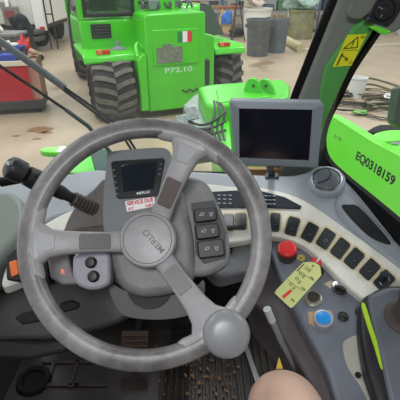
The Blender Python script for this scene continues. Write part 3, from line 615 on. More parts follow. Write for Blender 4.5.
# vent
v0 = PD.px((326, 184), .014); VN = (PD.n+V((-.1, -.15, 0))).normalized()
vt = None
bm = B(); addlathe(bm, v0, VN, [(.046, -.02), (.046, .012), (.043, .018), (.034, .018)], 40); vt = link('air_vent', bm, DASH, D)
bm = B(); addlathe(bm, v0, VN, [(.037, .018), (.0375, .0215), (.034, .023), (.0325, .018)], 40, cap=False); link('chrome_ring', bm, CHROME, vt)
bm = B(); addlathe(bm, v0, VN, [(.0328, .016), (.031, .022), (.024, .0255), (0, .027)], 40); link('vent_disc', bm, mat('vent_grey', '5b6067', .4), vt)
vp = Plane(v0+VN*.0268, VN); bm = B(); P = [vp.uv(-.022, -.017, -.003), vp.uv(-.006, -.004, 0), vp.uv(.004, .003, .001), vp.uv(.010, .014, 0), vp.uv(.015, .024, -.003)]
P = cr([vp.uv(-.024, -.012, -.001), vp.uv(-.008, -.010, .0), vp.uv(.006, -.002, .0), vp.uv(.012, .012, 0), vp.uv(.010, .024, -.001)], 5, False); addtube(bm, P, .0018, 6); link('vent_groove', bm, BLACK, vt)
# left part of dashboard
PL = Plane((-.3, .887, 1.5), (.12, -.3, .95))
L_ = thing('side_dashboard', V((-.4, .8, 1.2)), 'pale grey left dashboard moulding with a cream strip behind the wheel', 'dashboard')
slab('top_cover', [(-60, 195), (0, 186), (40, 179), (108, 170), (112, 205), (70, 213), (40, 224), (0, 252), (-60, 300)], PL, .012, .06, DASH, L_, .012, 4, smooth=True)
slab('rounded_shell', [(-60, 200), (0, 190), (18, 195), (26, 208), (24, 228), (10, 246), (-10, 268), (-60, 290)], PL, .045, .09, mat('shell_grey', '747b74', .45, var=.05), L_, .025, 6, smooth=True)
slab('cream_strip', [(110, 203), (78, 208), (48, 222), (24, 240), (8, 262), (2, 285), (18, 282), (60, 262), (112, 240)], PL, .022, .03, CREAM, L_, .004, smooth=True)
PB = Plane(at(30, 310, 1.0), (0, -.72, .70))
LW = mat('lower_dash', '4b4a4a', .55, var=.1, bump=.2)
slab('lower_panel', [(-70, 285), (0, 280), (60, 268), (120, 262), (135, 300), (120, 322), (70, 336), (20, 340), (-70, 335)], PB, 0, .08, LW, L_, .012, 4, smooth=True)
slab('lower_lip', [(-70, 276), (0, 276), (60, 266), (112, 258), (112, 263), (60, 276), (0, 292), (-70, 292)], PB, .02, .04, mat('lip_dark', '343436', .5), L_, .004)
slab('cup_recess', [(14, 318), (22, 312), (42, 309), (60, 305), (62, 312), (52, 320), (22, 325)], PB, .002, .02, mat('recess_black', '161616', .6), L_, .004)
slab('cup_recess', [(60, 303), (72, 300), (80, 303), (78, 309), (60, 313)], PB, .004, .02, MC['recess_black'], L_, .004)
slab('knee_panel', [(-70, 330), (0, 338), (40, 341), (70, 338), (66, 352), (30, 360), (-70, 358)], PB, -.05, .05, mat('knee_grey', '33322f', .6), L_, .01)
PH2 = Plane(at(14, 268, .80), (0, -.7, .7))
s = slab('hazard_switch_housing', [(5, 257), (14, 247), (22, 248), (26, 278), (18, 282), (6, 280)], PH2, .0, .07, BLACK, L_, .004)
slab('hazard_switch', [(8.5, 262), (16, 259.5), (18.5, 274), (11, 277)], PH2, .006, .01, mat('orange_plastic', 'e8753a', .4), s, .002)
# ================================================================ STEERING COLUMN
WN = V((0, -math.cos(math.radians(42)), math.sin(math.radians(42)))); WO = V((-.0896, .5407, 1.626))
PW = Plane(WO, WN); PC = Plane(at(150, 200, .745), WN)
S = thing('steering_column', V((-.08, .85, .85)), 'grey steering column cowling with display, pods and stalk behind the steering wheel', 'steering column')
COW = mat('cowling_grey', '7c7c7c', .5, scale=26, var=.16, bump=.25); COWD = mat('cowling_brown_grey', '5f5a58', .55, var=.12, bump=.25)
slab('left_cowl', [(108, 183), (92, 190), (75, 206), (64, 228), (60, 252), (80, 262), (112, 266)], PC, -.02, .08, COWD, S, .018, 5, smooth=True)
slab('right_pod', [(170, 178), (190, 176), (206, 182), (216, 198), (227, 225), (230, 258), (224, 268), (205, 276), (180, 272), (165, 240)], PC, -.015, .08, COW, S, .016, 5, smooth=True)
slab('center_cowl', [(106, 190), (172, 178), (190, 215), (196, 262), (188, 286), (160, 296), (130, 294), (112, 270)], PC, -.006, .10, COW, S, .016, 5, smooth=True)
slab('lower_cowl', [(108, 280), (124, 290), (160, 296), (192, 288), (204, 280), (203, 302), (190, 315), (158, 320), (124, 316), (112, 300)], PC, -.05, .08, mat('cowl_dark', '4c4746', .5, var=.1), S, .02, 5, smooth=True)
slab('display_hood', [(107, 240), (106.5, 160), (109, 153), (118, 150.5), (140, 148.5), (160, 147.5), (168, 150), (171.5, 157), (171, 172), (160, 240)], PC, .012, .07, mat('hood_grey', '6f7274', .5, bump=.2), S, .007, 4, smooth=True)
sc = slab('display', [(110.5, 163), (113, 161), (162, 157.5), (165, 159.5), (158.5, 194), (156.5, 196), (119, 199), (116.5, 197.5)], PC, .015, .006, mat('bezel_black', '131416', .3), S, .001)
slab('lcd_screen', [(121, 165), (157, 161.5), (153.5, 189), (123.5, 192)], PC, .0158, .002, mat('lcd_dark', '1d242b', .1, coat=.5), sc, 0)
text('display_lettering', 'MERLO', PC.px((137, 194.8), .0155), PC.px((150, 193), .0155), PC.n, WHITE, sc, .2, bold=.01)
bm = B()
for x, y in ((114, 170), (115, 176), (115.8, 182), (116.6, 188), (117.6, 194), (161, 164), (160.3, 169), (159.6, 174)): stroke(bm, PC, [(x-1, y+.7), (x-1, y-.7), (x+.8, y-.7), (x+.8, y+.7)], .0004, .0152, True)
link('display_icons', bm, LGREY, sc, smooth=False)
sk = slab('service_sticker', [(125, 201.3), (154.3, 196.5), (155.5, 206), (127, 211.7)], PC, .0135, .001, mat('sticker_white', 'f2eeee', .5), S, 0)
text('sticker_lettering', 'SERVICE DUE', PC.px((127, 205.8), .014), PC.px((153.5, 201.4), .014), PC.n, mat('sticker_red', 'c8242c', .5), sk, .16, bold=.03)
text('sticker_lettering', 'AT         HRS', PC.px((128, 210.6), .014), PC.px((154, 206.0), .014), PC.n, MC['sticker_red'], sk, .11, bold=.02)
slab('column_shelf', [(56, 240), (74, 228), (108, 224), (109, 242), (58, 248)], PC, -.008, .02, mat('shelf_brown', '46403c', .6, var=.2), S, .003)
# switch trio
for (x, y, w, h) in ((205.5, 214.5, 21, 11.5), (207.5, 231, 22, 12.5), (211, 248.5, 25, 15.5)):
    s = slab('column_switch', rrect((x, y), w+2, h+2.4, 3.2, -.12), PC, .0, .012, BLACK, S, .0025, 3)
    bm = B(); stroke(bm, PC, [(x-6, y+1), (x-4, y-1.6), (x-1.5, y-1.4), (x-2.2, y+1)], .0006, .0005, True)
    stroke(bm, PC, [(x+4, y-1.5), (x+7, y-2), (x+6.2, y+1.4), (x+5, y+1.5)], .0006, .0005, True); link('switch_icon', bm, WHITE, s, smooth=False)
slab('switch_recess', [(191, 203), (214, 200), (226, 232), (226, 258), (204, 264), (196, 254), (194, 225)], PC, -.0125, .003, mat('recess_grey', '4c4d50', .6), S, .001)
# left lower pods
s = slab('gear_indicator', [(46, 252), (66, 250), (72, 272), (80, 284), (62, 285), (50, 278)], PC, .0, .03, mat('pod_grey', '7a7478', .45), S, .004)
text('indicator_letter', 'R', PC.px((61, 274.5)), PC.px((65, 274.5)), PC.n, mat('letter_orange', 'ff7020', .5, emit=.6), s, 1.3)
s = slab('button_pod', [(77, 252), (106, 250), (110, 268), (108, 284), (92, 290), (76, 284), (72, 268)], PC, .006, .04, mat('pod_silver', '9b99a3', .4), S, .006, 3, smooth=True)
for x, y in ((91.5, 262.5), (94, 276.5)):
    bm = B(); addlathe(bm, PC.px((x, y), .005), PC.n, [(.0105, 0), (.0105, .005), (.008, .007), (.0075, .012), (0, .013)], 24); link('push_button', bm, BLACK, s)
bm = B(); stroke(bm, PC, [(83, 258), (84.5, 261), (83, 262)], .0006, .0065); stroke(bm, PC, [(101, 259), (105, 262)], .0005, .0065); stroke(bm, PC, [(101, 262), (105, 259)], .0005, .0065); stroke(bm, PC, [(102, 274), (106, 278)], .0005, .0065); link('pod_icons', bm, LGREY, s, smooth=False)
slab('black_connector', [(38, 262), (48, 260), (50, 284), (40, 285)], PC, -.01, .03, BLACK, S, .003)
bm = B(); a = PC.px((140, 300), -.06); addtube(bm, [PC.px((150, 285), -.05), V((-.07, .98, 1.0))], .045, 16); link('column_tube', bm, mat('tube_black', '222223', .6), S)
# stalk
a = at(90, 207, .76); b = at(50, 190, .715); c = at(4, 164, .66); ax = (c-a).normalized(); T = (c-a).length
st = thing('control_stalk', a, 'black indicator stalk with thick ribbed grip poking out left of the steering wheel', 'stalk')
bm = B(); addlathe(bm, a, ax, [(.005, 0), (.008, .005), (.010, .05), (.0125, .06), (.014, T*.56)], 24); link('shaft', bm, BLACK, st)
bm = B(); addlathe(bm, a+ax*T*.54, ax, [(.013, 0), (.018, .004), (.0188, .02), (.0175, T*.22), (.013, T*.23)], 24); link('twist_grip', bm, BLACK, st)
bm = B(); addlathe(bm, a+ax*T*.78, ax, [(.015, 0), (.020, .004), (.0205, .022), (.0185, T*.17), (.012, T*.20), (0, T*.205)], 24); link('end_cap', bm, BLACK, st)
sp = Plane(a+ax*T*.9, -F); q = sp.px((7, 164), .03)
bm = B(); stroke(bm, sp, [(6.5, 161.5), (9, 164.5)], .0016, .0195); stroke(bm, sp, [(9, 161.5), (6.5, 165)], .0012, .0195); link('stalk_icon', bm, WHITE, st)
bm = B(); pr = []
for i in range(7): pr += [(.010, i*.007), (.0145, i*.007+.0035)]
addlathe(bm, a-ax*.012, ax, [(.0, 0)]+pr+[(.012, .05), (0, .05)], 20); link('bellows', bm, mat('bellows', '3d3632', .6), st)
# ================================================================ STEERING WHEEL
R0, r0 = .19, .0165
w = thing('steering_wheel', WO-WN*.09, 'worn grey three-spoke steering wheel with a round spinner knob', 'steering wheel')
wm = mat('wheel_grip', '55565a', .36, bump=.15, bscale=400)
nt = wm.node_tree; bs = nt.nodes['Principled BSDF']
tc = nt.nodes.new('ShaderNodeTexCoord'); nz = nt.nodes.new('ShaderNodeTexNoise'); nz.inputs['Scale'].default_value = 9; nz.inputs['Detail'].default_value = 8; nz.inputs['Roughness'].default_value = .7
nt.links.new(tc.outputs['Object'], nz.inputs['Vector'])
rp = nt.nodes.new('ShaderNodeValToRGB'); rp.color_ramp.elements[0].position = .36; rp.color_ramp.elements[1].position = .66
rp.color_ramp.elements[0].color = lin('5a5756'); rp.color_ramp.elements[1].color = lin('949190'); nt.links.new(nz.outputs['Fac'], rp.inputs['Fac']); nt.links.new(rp.outputs['Color'], bs.inputs['Base Color'])
WS = mat('spoke_grey', '9b9a9b', .38, var=.12, scale=18, bump=.15, bscale=400)
bm = B(); N = 120; rings = []
for i in range(N):
    a = 2*PI*i/N; dr = PW.u*math.cos(a)+PW.v*math.sin(a); ring = []
    for j in range(24):
        b = 2*PI*j/24; cx, cy = math.cos(b), math.sin(b); e = .70
        x = math.copysign(abs(cx)**e, cx)*r0; y = math.copysign(abs(cy)**e, cy)*r0*.95
        if j % 24 == 4: x *= .97; y *= .93
        ring.append(bm.verts.new(WO+dr*(R0+x)+WN*y))
    rings.append(ring)
for i in range(N):
    A, Bn = rings[i], rings[(i+1) % N]
    for j in range(24): bm.faces.new((A[j], A[(j+1) % 24], Bn[(j+1) % 24], Bn[j]))
link('rim', bm, wm, w, sharp=60)
PHb = Plane(WO-WN*.05, WN)
hubc = WO-WN*.05
def spoke(tx, ty):
    """spoke towards the rim point seen at pixel tx,ty"""
    e = PW.px((tx, ty))-WO; e = e.normalized(); s = WN.cross(e)
    bm = B(); K = [(.025, -.052, .040, .015), (.045, -.048, .038, .014), (.075, -.034, .035, .013), (.105, -.022, .036, .013), (.135, -.012, .040, .013), (.155, -.006, .048, .013), (.170, -.002, .066, .013), (.180, .001, .090, .0135), (.185, .000, .104, .0130)]
    rs = []
    for (rr, h, wd, th) in K:
        c = WO+e*rr+WN*h; ring = []
        for j in range(20):
            b = 2*PI*j/20; cx, cy = math.cos(b), math.sin(b)
            lat = math.copysign(abs(cx)**.5, cx)*wd/2; v = math.copysign(abs(cy)**.6, cy)*th
            dd = e*(math.sqrt(max(0, R0*R0-lat*lat))-R0)*(1 if rr > .165 else 0)
            ring.append(bm.verts.new(c+s*lat+WN*v+dd))
        rs.append(ring)
    for A, Bn in zip(rs, rs[1:]):
        for j in range(20): bm.faces.new((A[j], A[(j+1) % 20], Bn[(j+1) % 20], Bn[j]))
    bm.faces.new(list(reversed(rs[0]))); bm.faces.new(rs[-1])
    o = link('spoke', bm, WS, w, sharp=50)
    def pad(r1, r2, w1, w2, m, lift):
        H = lambda rr: [k for k in K if k[0] <= rr][-1]
        def hh(rr):
            for k0, k1 in zip(K, K[1:]):
                if k0[0] <= rr <= k1[0]:
                    t = (rr-k0[0])/(k1[0]-k0[0]); return k0[1]+k0[3]+(k1[1]+k1[3]-k0[1]-k0[3])*t
        bm = B(); P = []
        cn = [(r1, -w1/2), (r1, w1/2), (r2, w2/2), (r2, -w2/2)]
        nn = len(cn); n_s = (WN-e*((hh(r2)-hh(r1))/(r2-r1))).normalized()
        for i in range(nn):
            p = V((cn[i][0], cn[i][1], 0)); a_ = V((cn[i-1][0], cn[i-1][1], 0)); b_ = V((cn[(i+1) % nn][0], cn[(i+1) % nn][1], 0)); rr_ = .004
            p1 = p+(a_-p).normalized()*rr_; p2 = p+(b_-p).normalized()*rr_
            for t in (0, .33, .66, 1): q = p1*(1-t)**2+p*2*t*(1-t)+p2*t*t; P.append(WO+e*q.x+s*q.y+WN*(hh(r1)+(hh(r2)-hh(r1))*(q.x-r1)/(r2-r1))+n_s*lift)
        addprism(bm, P, -n_s*.004); return link('spoke_pad', bm, m, o, .0006)
    return e, s, pad
e1, s1, pad1 = spoke(30, 244); pad1(.062, .110, .026, .026, mat('pad_dark', '6b6869', .45), .0012); pad1(.146, .172, .022, .034, mat('pad_light', '97989a', .45), .0012)
e2, s2, pad2 = spoke(196, 134); pad2(.062, .110, .026, .028, mat('pad_brown', '5d5250', .45), .0012); pad2(.140, .168, .020, .034, MC['pad_light'], .0014)
e3, s3, pad3 = spoke(220, 336); pad3(.062, .110, .026, .026, mat('pad_grey', '828180', .45), .0012)
# boots where spokes meet the rim
for e, s in ((e1, s1), (e2, s2), (e3, s3)):
    bm = B(); a0 = math.atan2(e.dot(PW.v), e.dot(PW.u)); P = []; 
    for i in range(15):
        a = a0+math.radians(-19+38*i/14); P.append(WO+(PW.u*math.cos(a)+PW.v*math.sin(a))*(R0-.0050))
    addtube(bm, P, [.0130]+[.0152]*13+[.0130], 20); link('spoke_boot', bm, WS, w)
bm = B(); addlathe(bm, hubc-WN*.035, WN, [(.036, 0), (.043, .012), (.0485, .035), (.0490, .050), (.0475, .0535), (.0455, .0555), (.030, .0575), (0, .058)], 56); hb = link('hub', bm, WS, w)
bm = B(); addlathe(bm, hubc-WN*.035, WN, [(.0418, .0562), (.0414, .0570), (.0408, .0565)], 56, cap=False); link('hub_ring', bm, mat('ring_dark', '5b5b5d', .5), hb)
hp2 = Plane(hubc+WN*.0228, WN); text('hub_lettering', 'MERLO', hp2.px((165, 249.5)), hp2.px((146.5, 228.5)), WN, mat('emboss_dark', '6a6a6c', .5), hb, .22, bold=.01)
bm = B(); kc = PW.px((226, 333), .03); kb = kc-WN*.02
addlathe(bm, kb-WN*.014, WN, [(.012, 0), (.014, .012), (.024, .016), (.0325, .024), (.0345, .034), (.0345, .046), (.0325, .053), (.027, .057), (.015, .0588), (0, .059)], 48); link('spinner_knob', bm, mat('knob_grey', '848587', .32, var=.05), w, sharp=60)
bm = B(); addlathe(bm, hubc-WN*.10, WN, [(.03, 0), (.036, .03), (.037, .075)], 32); link('hub_boss', bm, COWD, w)
# ================================================================ MONITOR
PM = Plane(at(275, 135, .88), (-.12, -1, .05))
Mo = thing('monitor', at(277, 168, .9), 'grey framed monitor with a blank black screen on the dashboard', 'monitor')
MF = mat('monitor_grey', '7f8991', .45)
slab('housing', [(229, 102.5), (231, 101), (322, 103), (324, 105), (318, 166), (316, 168), (239, 165.5), (236, 164)], PM, 0, .035, MF, Mo, .004, 3)
bm = B()
o_ = [(230.5, 102.5), (322, 104.5), (316.5, 166.8), (238, 164.2)]; i_ = [(239, 108.7), (312.5, 110), (309, 160.8), (239.5, 158.2)]
for k in range(4):
    j = (k+1) % 4; q = [PM.px(o_[k], .003), PM.px(o_[j], .003), PM.px(i_[j], .0065), PM.px(i_[k], .0065)]
    vs = [bm.verts.new(p) for p in q]+[bm.verts.new(p-PM.n*.008) for p in q]
    for f in ((0, 1, 2, 3), (7, 6, 5, 4), (0, 4, 5, 1), (2, 6, 7, 3), (1, 5, 6, 2), (3, 7, 4, 0)): bm.faces.new([vs[t] for t in f])
link('front_frame', bm, MF, Mo, .001)
slab('screen', i_, PM, .0025, .002, mat('screen_black', '14161f', .12, spec=.5, col2='191b26', scale=8), Mo, 0)
bm = B(); addtube(bm, [PM.px((268, 158), -.03), PD.px((272, 176), .0)], .009, 12); link('stand_arm', bm, BLACK, Mo)
slab('stand_base', rrect((272, 175), 14, 5, 1.5), PD, .016, .01, DGREY, Mo, .002)
bm = B(); q = PD.px((246, 171), .014); addbox(bm, at(277, 172, 1.11), (.24, .02, .025))
tag(link('wood_strip', bm, WOOD, bevel=.002), 'tan strip of board lying along the windscreen foot under the monitor', 'board')
# ================================================================ SIDE CONSOLE
PK = Plane(PD.p-PD.n*.014, (-.14, -.30, .945))
Kc = thing('side_console', PK.px((340, 340), -.3), 'grey side console with push buttons and knobs below the cream band', 'console')
slab('console_top', [(270, 238), (300, 246), (322, 262), (352, 290), (380, 312), (450, 370), (480, 470), (370, 470), (338, 405), (326, 368), (306, 332), (290, 300), (277, 268)], PK, 0, .05, CONS, Kc, .014, 5, smooth=True)
slab('console_side', [(264, 248), (276, 262), (289, 300), (304, 334), (326, 372), (345, 420), (370, 480), (330, 480), (316, 400), (278, 330), (246, 290), (250, 262)], PK, -.045, .22, mat('console_brown', '625b5d', .5, var=.1), Kc, .03, 5, smooth=True)
slab('cover_plate', [(343, 345), (348, 338), (358, 335), (372, 338), (400, 350), (420, 420), (385, 425), (360, 385), (347, 365)], PK, .003, .006, mat('plate_beige', 'a9a79c', .5, var=.05), Kc, .002, smooth=True)
bm = B(); addlathe(bm, PK.px((358, 375.5), .003), PK.n, [(.0055, 0), (.0055, .003), (.003, .003), (.003, .001), (0, .001)], 16); link('bolt', bm, BLACK, Kc)
# e-stop
c = PK.px((287, 256), 0); bm = B(); addlathe(bm, c, PK.n, [(.0215, 0), (.0215, .004), (.018, .008), (.018, .012), (.013, .013), (.013, .022)], 32); es = link('emergency_stop', bm, mat('collar_dark', '4a4440', .4, .5), Kc)
bm = B(); addlathe(bm, c, PK.n, [(.013, .018), (.020, .022), (.0218, .0255), (.0216, .0285), (.0198, .0315), (.014, .033), (0, .0335)], 36); link('mushroom_button', bm, RED, es, sharp=60)
def disc(name, px, py, h0, prof, m, par): bm = B(); addlathe(bm, PK.px((px, py), h0), PK.n, prof, 32); return link(name, bm, m, par)
disc('round_sticker', 301, 258, .0, [(.0085, 0), (.0085, .0008), (0, .0008)], mat('sticker_cream', 'd8c860', .5), Kc)
bm = B(); stroke(bm, PK, [(299, 256.5), (303, 259.5)], .0007, .0009); stroke(bm, PK, [(303, 256.5), (299.5, 259.5)], .0007, .0009); stroke(bm, PK, [(298.6, 258.5), (300.5, 261)], .0006, .0009); link('sticker_print', bm, INK, Kc)
o = disc('round_recess', 313, 299, .0, [(.018, 0), (.018, .003), (.0155, .004), (.0155, .001), (0, .001)], mat('recess_rim', '9a9488', .35, .4), Kc)
disc('recess_dark', 313.5, 297, .001, [(.012, 0), (.012, .001), (0, .001)], mat('recess_in', '3a3630', .5), o)
slab('knob_label', [(324, 284), (330, 280.5), (345, 283), (352, 290), (350, 294), (336, 292)], PK, .001, .002, mat('label_cream', 'c9bd9e', .5, var=.1), Kc, 0)
o = disc('rotary_switch', 340, 290.5, 0, [(.0185, 0), (.0185, .007), (.0172, .010), (.012, .011), (0, .011)], CHROME, Kc)
disc('knob_face', 340, 290.5, .010, [(.0105, 0), (.010, .003), (0, .003)], BLACK, o)
bm = B(); stroke(bm, PK, [(335.5, 287), (345, 291)], .005, .012, ext=.007); link('knob_grip', bm, BLACK, o, .001)
slab('button_label', [(308, 312), (331, 310), (334, 318), (316, 326), (309, 324)], PK, .0008, .001, mat('label_tan', 'b99b73', .5, var=.25, scale=60), Kc, 0)
o = disc('push_button', 323, 320.5, 0, [(.0195, 0), (.0195, .008), (.0185, .0105), (.0150, .0112)], SILVER, Kc)
disc('blue_cap', 323, 320.5, 0, [(.0145, .009), (.0140, .0125), (.011, .0135), (0, .0138)], mat('blue_plastic', '1f8fe0', .35), o)
o = disc('blanking_plug', 343, 317, 0, [(.0105, 0), (.0105, .003), (.009, .004), (.0075, .003), (.006, .004), (0, .004)], BLACK, Kc)
o = disc('blanking_plug', 360, 312.5, 0, [(.0105, 0), (.0105, .003), (.009, .004), (0, .004)], BLACK, Kc)
# key, tag
c = PK.px((317, 272), 0)
o = disc('key_switch', 317, 272, 0, [(.014, 0), (.014, .006), (.011, .01), (0, .01)], BLACK, Kc)
kt = thing('ignition_key', PK.px((317, 268), .01), 'small red key head above the yellow-green tag', 'key')
kp = Plane(PK.px((317, 263), .03), (-.2, -.85, .5)); slab('key_head', [(311.5, 256.5), (315, 258), (321, 260), (321.5, 266), (319, 268), (313, 265)], kp, 0, .006, RED, kt, .0015)
bm = B(); addtube(bm, [kp.px((318, 266), -.003), PK.px((317, 272), .008)], .002, 8); link('key_blade', bm, CHROME, kt)
TP = Plane(PK.px((297, 285), .026), (-.18, -.35, .92))
tgo = thing('key_tag', TP.px((313, 268)), 'yellow-green paper tag with pictograms and a red box hanging from the key', 'tag')
slab('card', [(274.5, 293), (276.5, 289.5), (303, 262.5), (313.5, 261.5), (320, 266), (321.5, 275), (293, 307), (290.5, 308)], TP, 0, .0012, mat('tag_green', 'c9cf86', .6), tgo, 0)
slab('red_box', [(281.8, 296), (290.5, 289), (292.3, 291.2), (284, 298.6)], TP, .0006, .0006, mat('tag_red', 'd23c34', .6), tgo, 0)
bm = B()
def ic(x, y, k=1.6):
    for q in range(6):
        a = q*PI/3; b = a+PI/3; stroke(bm, TP, [(x+k*math.cos(a), y+k*math.sin(a)), (x+k*math.cos(b), y+k*math.sin(b))], .0009, .0004, ext=.0004)
for x, y in ((300.5, 273.5), (306.5, 268), (297, 278.5), (291, 284.5)): ic(x, y)
for (x, y) in ((303, 276), (309, 270), (293.5, 288), (299, 282)): stroke(bm, TP, [(x-1.5, y+1), (x+1.5, y-1.5)], .0008, .0004); stroke(bm, TP, [(x-.5, y+2), (x+2.2, y-.4)], .0008, .0004)
for (x, y) in ((293, 300), (303.5, 288.5), (312, 278)): stroke(bm, TP, [(x-1.5, y-1.5), (x+1.5, y+1), (x+.3, y+1.8)], .0012, .0004); stroke(bm, TP, [(x-1.8, y+1), (x-.4, y-.6)], .0008, .0004)
stroke(bm, TP, [(297, 271), (304, 264)], .002, .0004); stroke(bm, TP, [(288, 280), (303, 291)], .0004, .0004); stroke(bm, TP, [(298, 270), (314, 281)], .0004, .0004)
link('pictograms', bm, mat('tag_ink', '3a3f1c', .6), tgo, smooth=False)
bm = B(); addlathe(bm, TP.px((313, 265.8), .0004), TP.n, [(.0022, 0), (.0022, .0006), (0, .0006)], 14); link('eyelet', bm, INK, tgo)
bm = B(); addtube(bm, cr([TP.px((313, 265.8), .001), TP.px((316.5, 261), .012), TP.px((320, 257.5), .012), TP.px((317.5, 262), .005)], 6, False), .0007, 6); link('string', bm, WHITE, tgo)
# armrest / joystick pod
A = thing('joystick_pod', PK.px((385, 340), -.02), 'dark armrest pod with a lime stripe at the lower right corner', 'armrest')
slab('pod_body', [(361, 303), (370, 292), (400, 284), (470, 300), (470, 480), (396, 480), (378, 404), (366, 366), (360, 330)], PK, .055, .05, BLACK, A, .012, 4, smooth=True)
slab('pod_top', [(368, 300), (376, 291), (400, 286), (460, 302), (460, 470), (408, 470), (390, 400), (378, 345)], PK, .063, .03, mat('pod_slate', '5c6068', .35, var=.08), A, .012, 4, smooth=True)
slab('lime_stripe', [(361.5, 305), (364.5, 303), (368, 312), (372, 325), (378, 343), (384, 364), (381, 368), (374, 346), (367, 325)], PK, .0575, .006, mat('lime_plastic', 'a8cc30', .4), A, .002, smooth=True)
bm = B(); addlathe(bm, PK.px((404, 318), .06), PK.n, [(.034, 0), (.034, .006), (.026, .012), (.022, .022), (.02, .05), (.024, .075), (.026, .10), (.018, .125), (0, .13)], 32); link('joystick', bm, mat('boot_brown', '4a423e', .6), A)
# ================================================================ FLOOR PIECES, PEDALS, KNEE
fl = mat('mat_rubber', '2b2623', .42, var=.35, scale=14, bump=.3, bscale=80)
bm = B(); addbox(bm, (-.03, .35, .857), (1.1, 1.4, .014))
for i in range(23): addbox(bm, (-.12+.022*i, .42, .867), (.010, 1.2, .008))
fmo = link('floor_mat', bm, fl, bevel=.002); tag(fmo, 'dark ribbed rubber mat covering the cab floor', 'floor mat')
bm = B()
for (x, y, sx, sy) in ((60, 362, .12, .012), (60, 385, .12, .012), (50, 374, .012, .1), (74, 374, .012, .1), (90, 362, .10, .012), (90, 385, .10, .012)): p = onz(x, y, .868); addbox(bm, p, (sx, sy, .008))
link('mat_pattern', bm, mat('mat_worn', '2d2723', .5, var=.3), fmo, .002)
bm = B(); p = onz(34, 381, .866); addlathe(bm, p, (0, 0, 1), [(.055, 0), (.05, .012), (.035, .012), (.032, .002), (0, .002)], 28); link('drain_ring', bm, RUB, fmo)
random.seed(21); cands = []
bm = B()
for i in range(150):
    px_, py_ = random.gauss(205, 16), random.gauss(375, 18)
    if i % 4 == 0: px_, py_ = random.uniform(150, 235), random.uniform(345, 400)
    p = onz(px_, py_, .872); s = random.choice((.0015, .002, .003, .004, .007))
    addbox(bm, p+V((0, 0, s*.3)), (s*1.6, s, s*.6), Matrix.Rotation(random.uniform(0, PI), 3, 'Z'))
o = link('dirt_crumbs', bm, mat('crumb_tan', '77573b', .9)); tag(o, 'dry brown dirt crumbs scattered on the floor mat below the spinner knob', 'dirt', kind='stuff')
def pedal(px, py, w, h, m, label):
    c = onz(px, py, .98); root = thing('foot_pedal', V((c.x, c.y+.05, .87)), label, 'pedal')
    Rm = Matrix.Rotation(math.radians(50), 3, 'X'); bm = B(); addbox(bm, c, (w, h, .018), Rm)
    for i in range(5): addbox(bm, c+Rm @ V((0, (i-2)*h*.18, .011)), (w*.9, .005, .006), Rm)
    link('pad', bm, m, root, .004); bm = B(); addtube(bm, [c+V((0, .02, 0)), c+V((0, .14, -.02)), V((c.x, 1.1, 1.05))], .012, 10); link('arm', bm, BLACK, root)
pedal(135, 346, .085, .09, mat('pedal_brown', '4b3a30', .7, var=.2), 'brown worn brake pedal in the dark footwell under the steering wheel hub')
pedal(180, 334, .06, .12, RUB, 'dark accelerator pedal deep in the footwell, right of the brown pedal')
# lever / rail by console
lv = thing('parking_lever', at(280, 345, .82), 'slim grey lever with pale handle end between footwell and console', 'lever')
bm = B(); addtube(bm, [at(267, 309, .77), at(272.0, 321, .785)], .0078, 14); link('handle_end', bm, mat('handle_pale', 'c0c4c6', .3), lv)
bm = B(); addtube(bm, [at(272, 321, .785), at(281, 341, .81), at(300, 376, .85), at(312, 402, .88)], .0062, 12); link('shaft', bm, mat('shaft_grey', '85888b', .4), lv)
tp = Plane(at(279, 360, .80), (-.3, -.6, .75)); tag(slab('yellow_marker', [(279, 357), (283, 369), (276, 369)], tp, 0, .004, mat('marker_yellow', 'e6c020', .5), None, 0), 'small yellow triangular marker peeking out above the knee', 'marker')
# scuffed sill plate beside the mat
bm = B(); addprism(bm, [onz(238, 330, .885), onz(243, 330, .885), onz(262, 385, .885), onz(258, 390, .885)], V((0, 0, -.012))); tag(link('sill_strip', bm, mat('sill_metal', '9a9a9c', .35, .7), bevel=.002), 'worn metal strip along the right edge of the floor mat', 'strip')
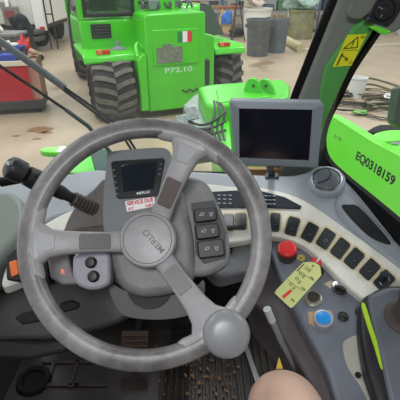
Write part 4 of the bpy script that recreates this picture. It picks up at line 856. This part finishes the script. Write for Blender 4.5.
# leg
SK = mat('skin', 'deb8a3', .5, var=.05, scale=12); SK.node_tree.nodes['Principled BSDF'].inputs['Subsurface Weight'].default_value = .08; SK.node_tree.nodes['Principled BSDF'].inputs['Subsurface Scale'].default_value = .01
kn = V((.148, .43, 1.343))
P = cr([V((.11, -.08, 1.36)), V((.12, .12, 1.365)), V((.136, .30, 1.372)), V((.145, .388, 1.362)), kn+V((0, .012, -.02)), V((.150, .45, 1.24)), V((.156, .46, 1.12)), V((.16, .46, .99)), V((.162, .455, .93))], 6, False)
rr = [.088, .082, .070, .066, .063, .056, .058, .040, .036]; Rr = []
for i in range(len(P)):
    t = i/(len(P)-1)*(len(rr)-1); k = min(int(t), len(rr)-2); Rr.append(rr[k]*(1-(t-k))+rr[k+1]*(t-k))
bm = B(); addtube(bm, P, Rr, 28); bd = link('person', bm, SK, sharp=180); tag(bd, 'bare knee of a seated person at the bottom edge beside the console', 'person')
md = bd.modifiers.new('s', 'SUBSURF'); md.levels = md.render_levels = 1
bm = B(); addtube(bm, [V((.108, -.1, 1.36)), V((.115, .0, 1.362)), V((.122, .12, 1.365))], [.10, .097, .095], 28); link('shorts', bm, mat('shorts_navy', '2a3040', .9), bd)
bm = B(); addtube(bm, [V((.162, .40, .90)), V((.162, .47, .905)), V((.163, .56, .895)), V((.165, .64, .888)), V((.166, .67, .885))], [.035, .042, .040, .034, .018], 20); link('shoe', bm, mat('shoe_dark', '2c2622', .7), bd)
# ================================================================ LIGHT
wd = bpy.data.worlds.new('w'); bpy.context.scene.world = wd; wd.use_nodes = True
wd.node_tree.nodes['Background'].inputs[0].default_value = (.93, .96, 1, 1); wd.node_tree.nodes['Background'].inputs[1].default_value = .45
def area(name, loc, size, power, rot=(0, 0, 0), col=(.97, .985, 1)):
    l = bpy.data.lights.new(name, 'AREA'); l.shape = 'RECTANGLE'; l.size, l.size_y = size; l.energy = power; l.color = col
    o = bpy.data.objects.new(name, l); C.objects.link(o); o.location = loc; o.rotation_euler = rot; return o
for x in (-5, 0, 5):
    for y in (2.5, 8, 14): area('shop_lamp', (x, y, 6), (.6, 3), 175)
area('door_daylight', (-14, 4, 3), (5, 4), 260, (0, math.radians(-80), 0), (.9, .96, 1))
area('cab_fill_light', (-.12, -.35, 2.44), (.4, .25), 11, (math.radians(28), 0, 0))  # unseen fill light added to brighten the cab interior
vs = bpy.context.scene.view_settings; vs.view_transform = 'Standard'; vs.look = 'None'; vs.exposure = 0; vs.gamma = 1
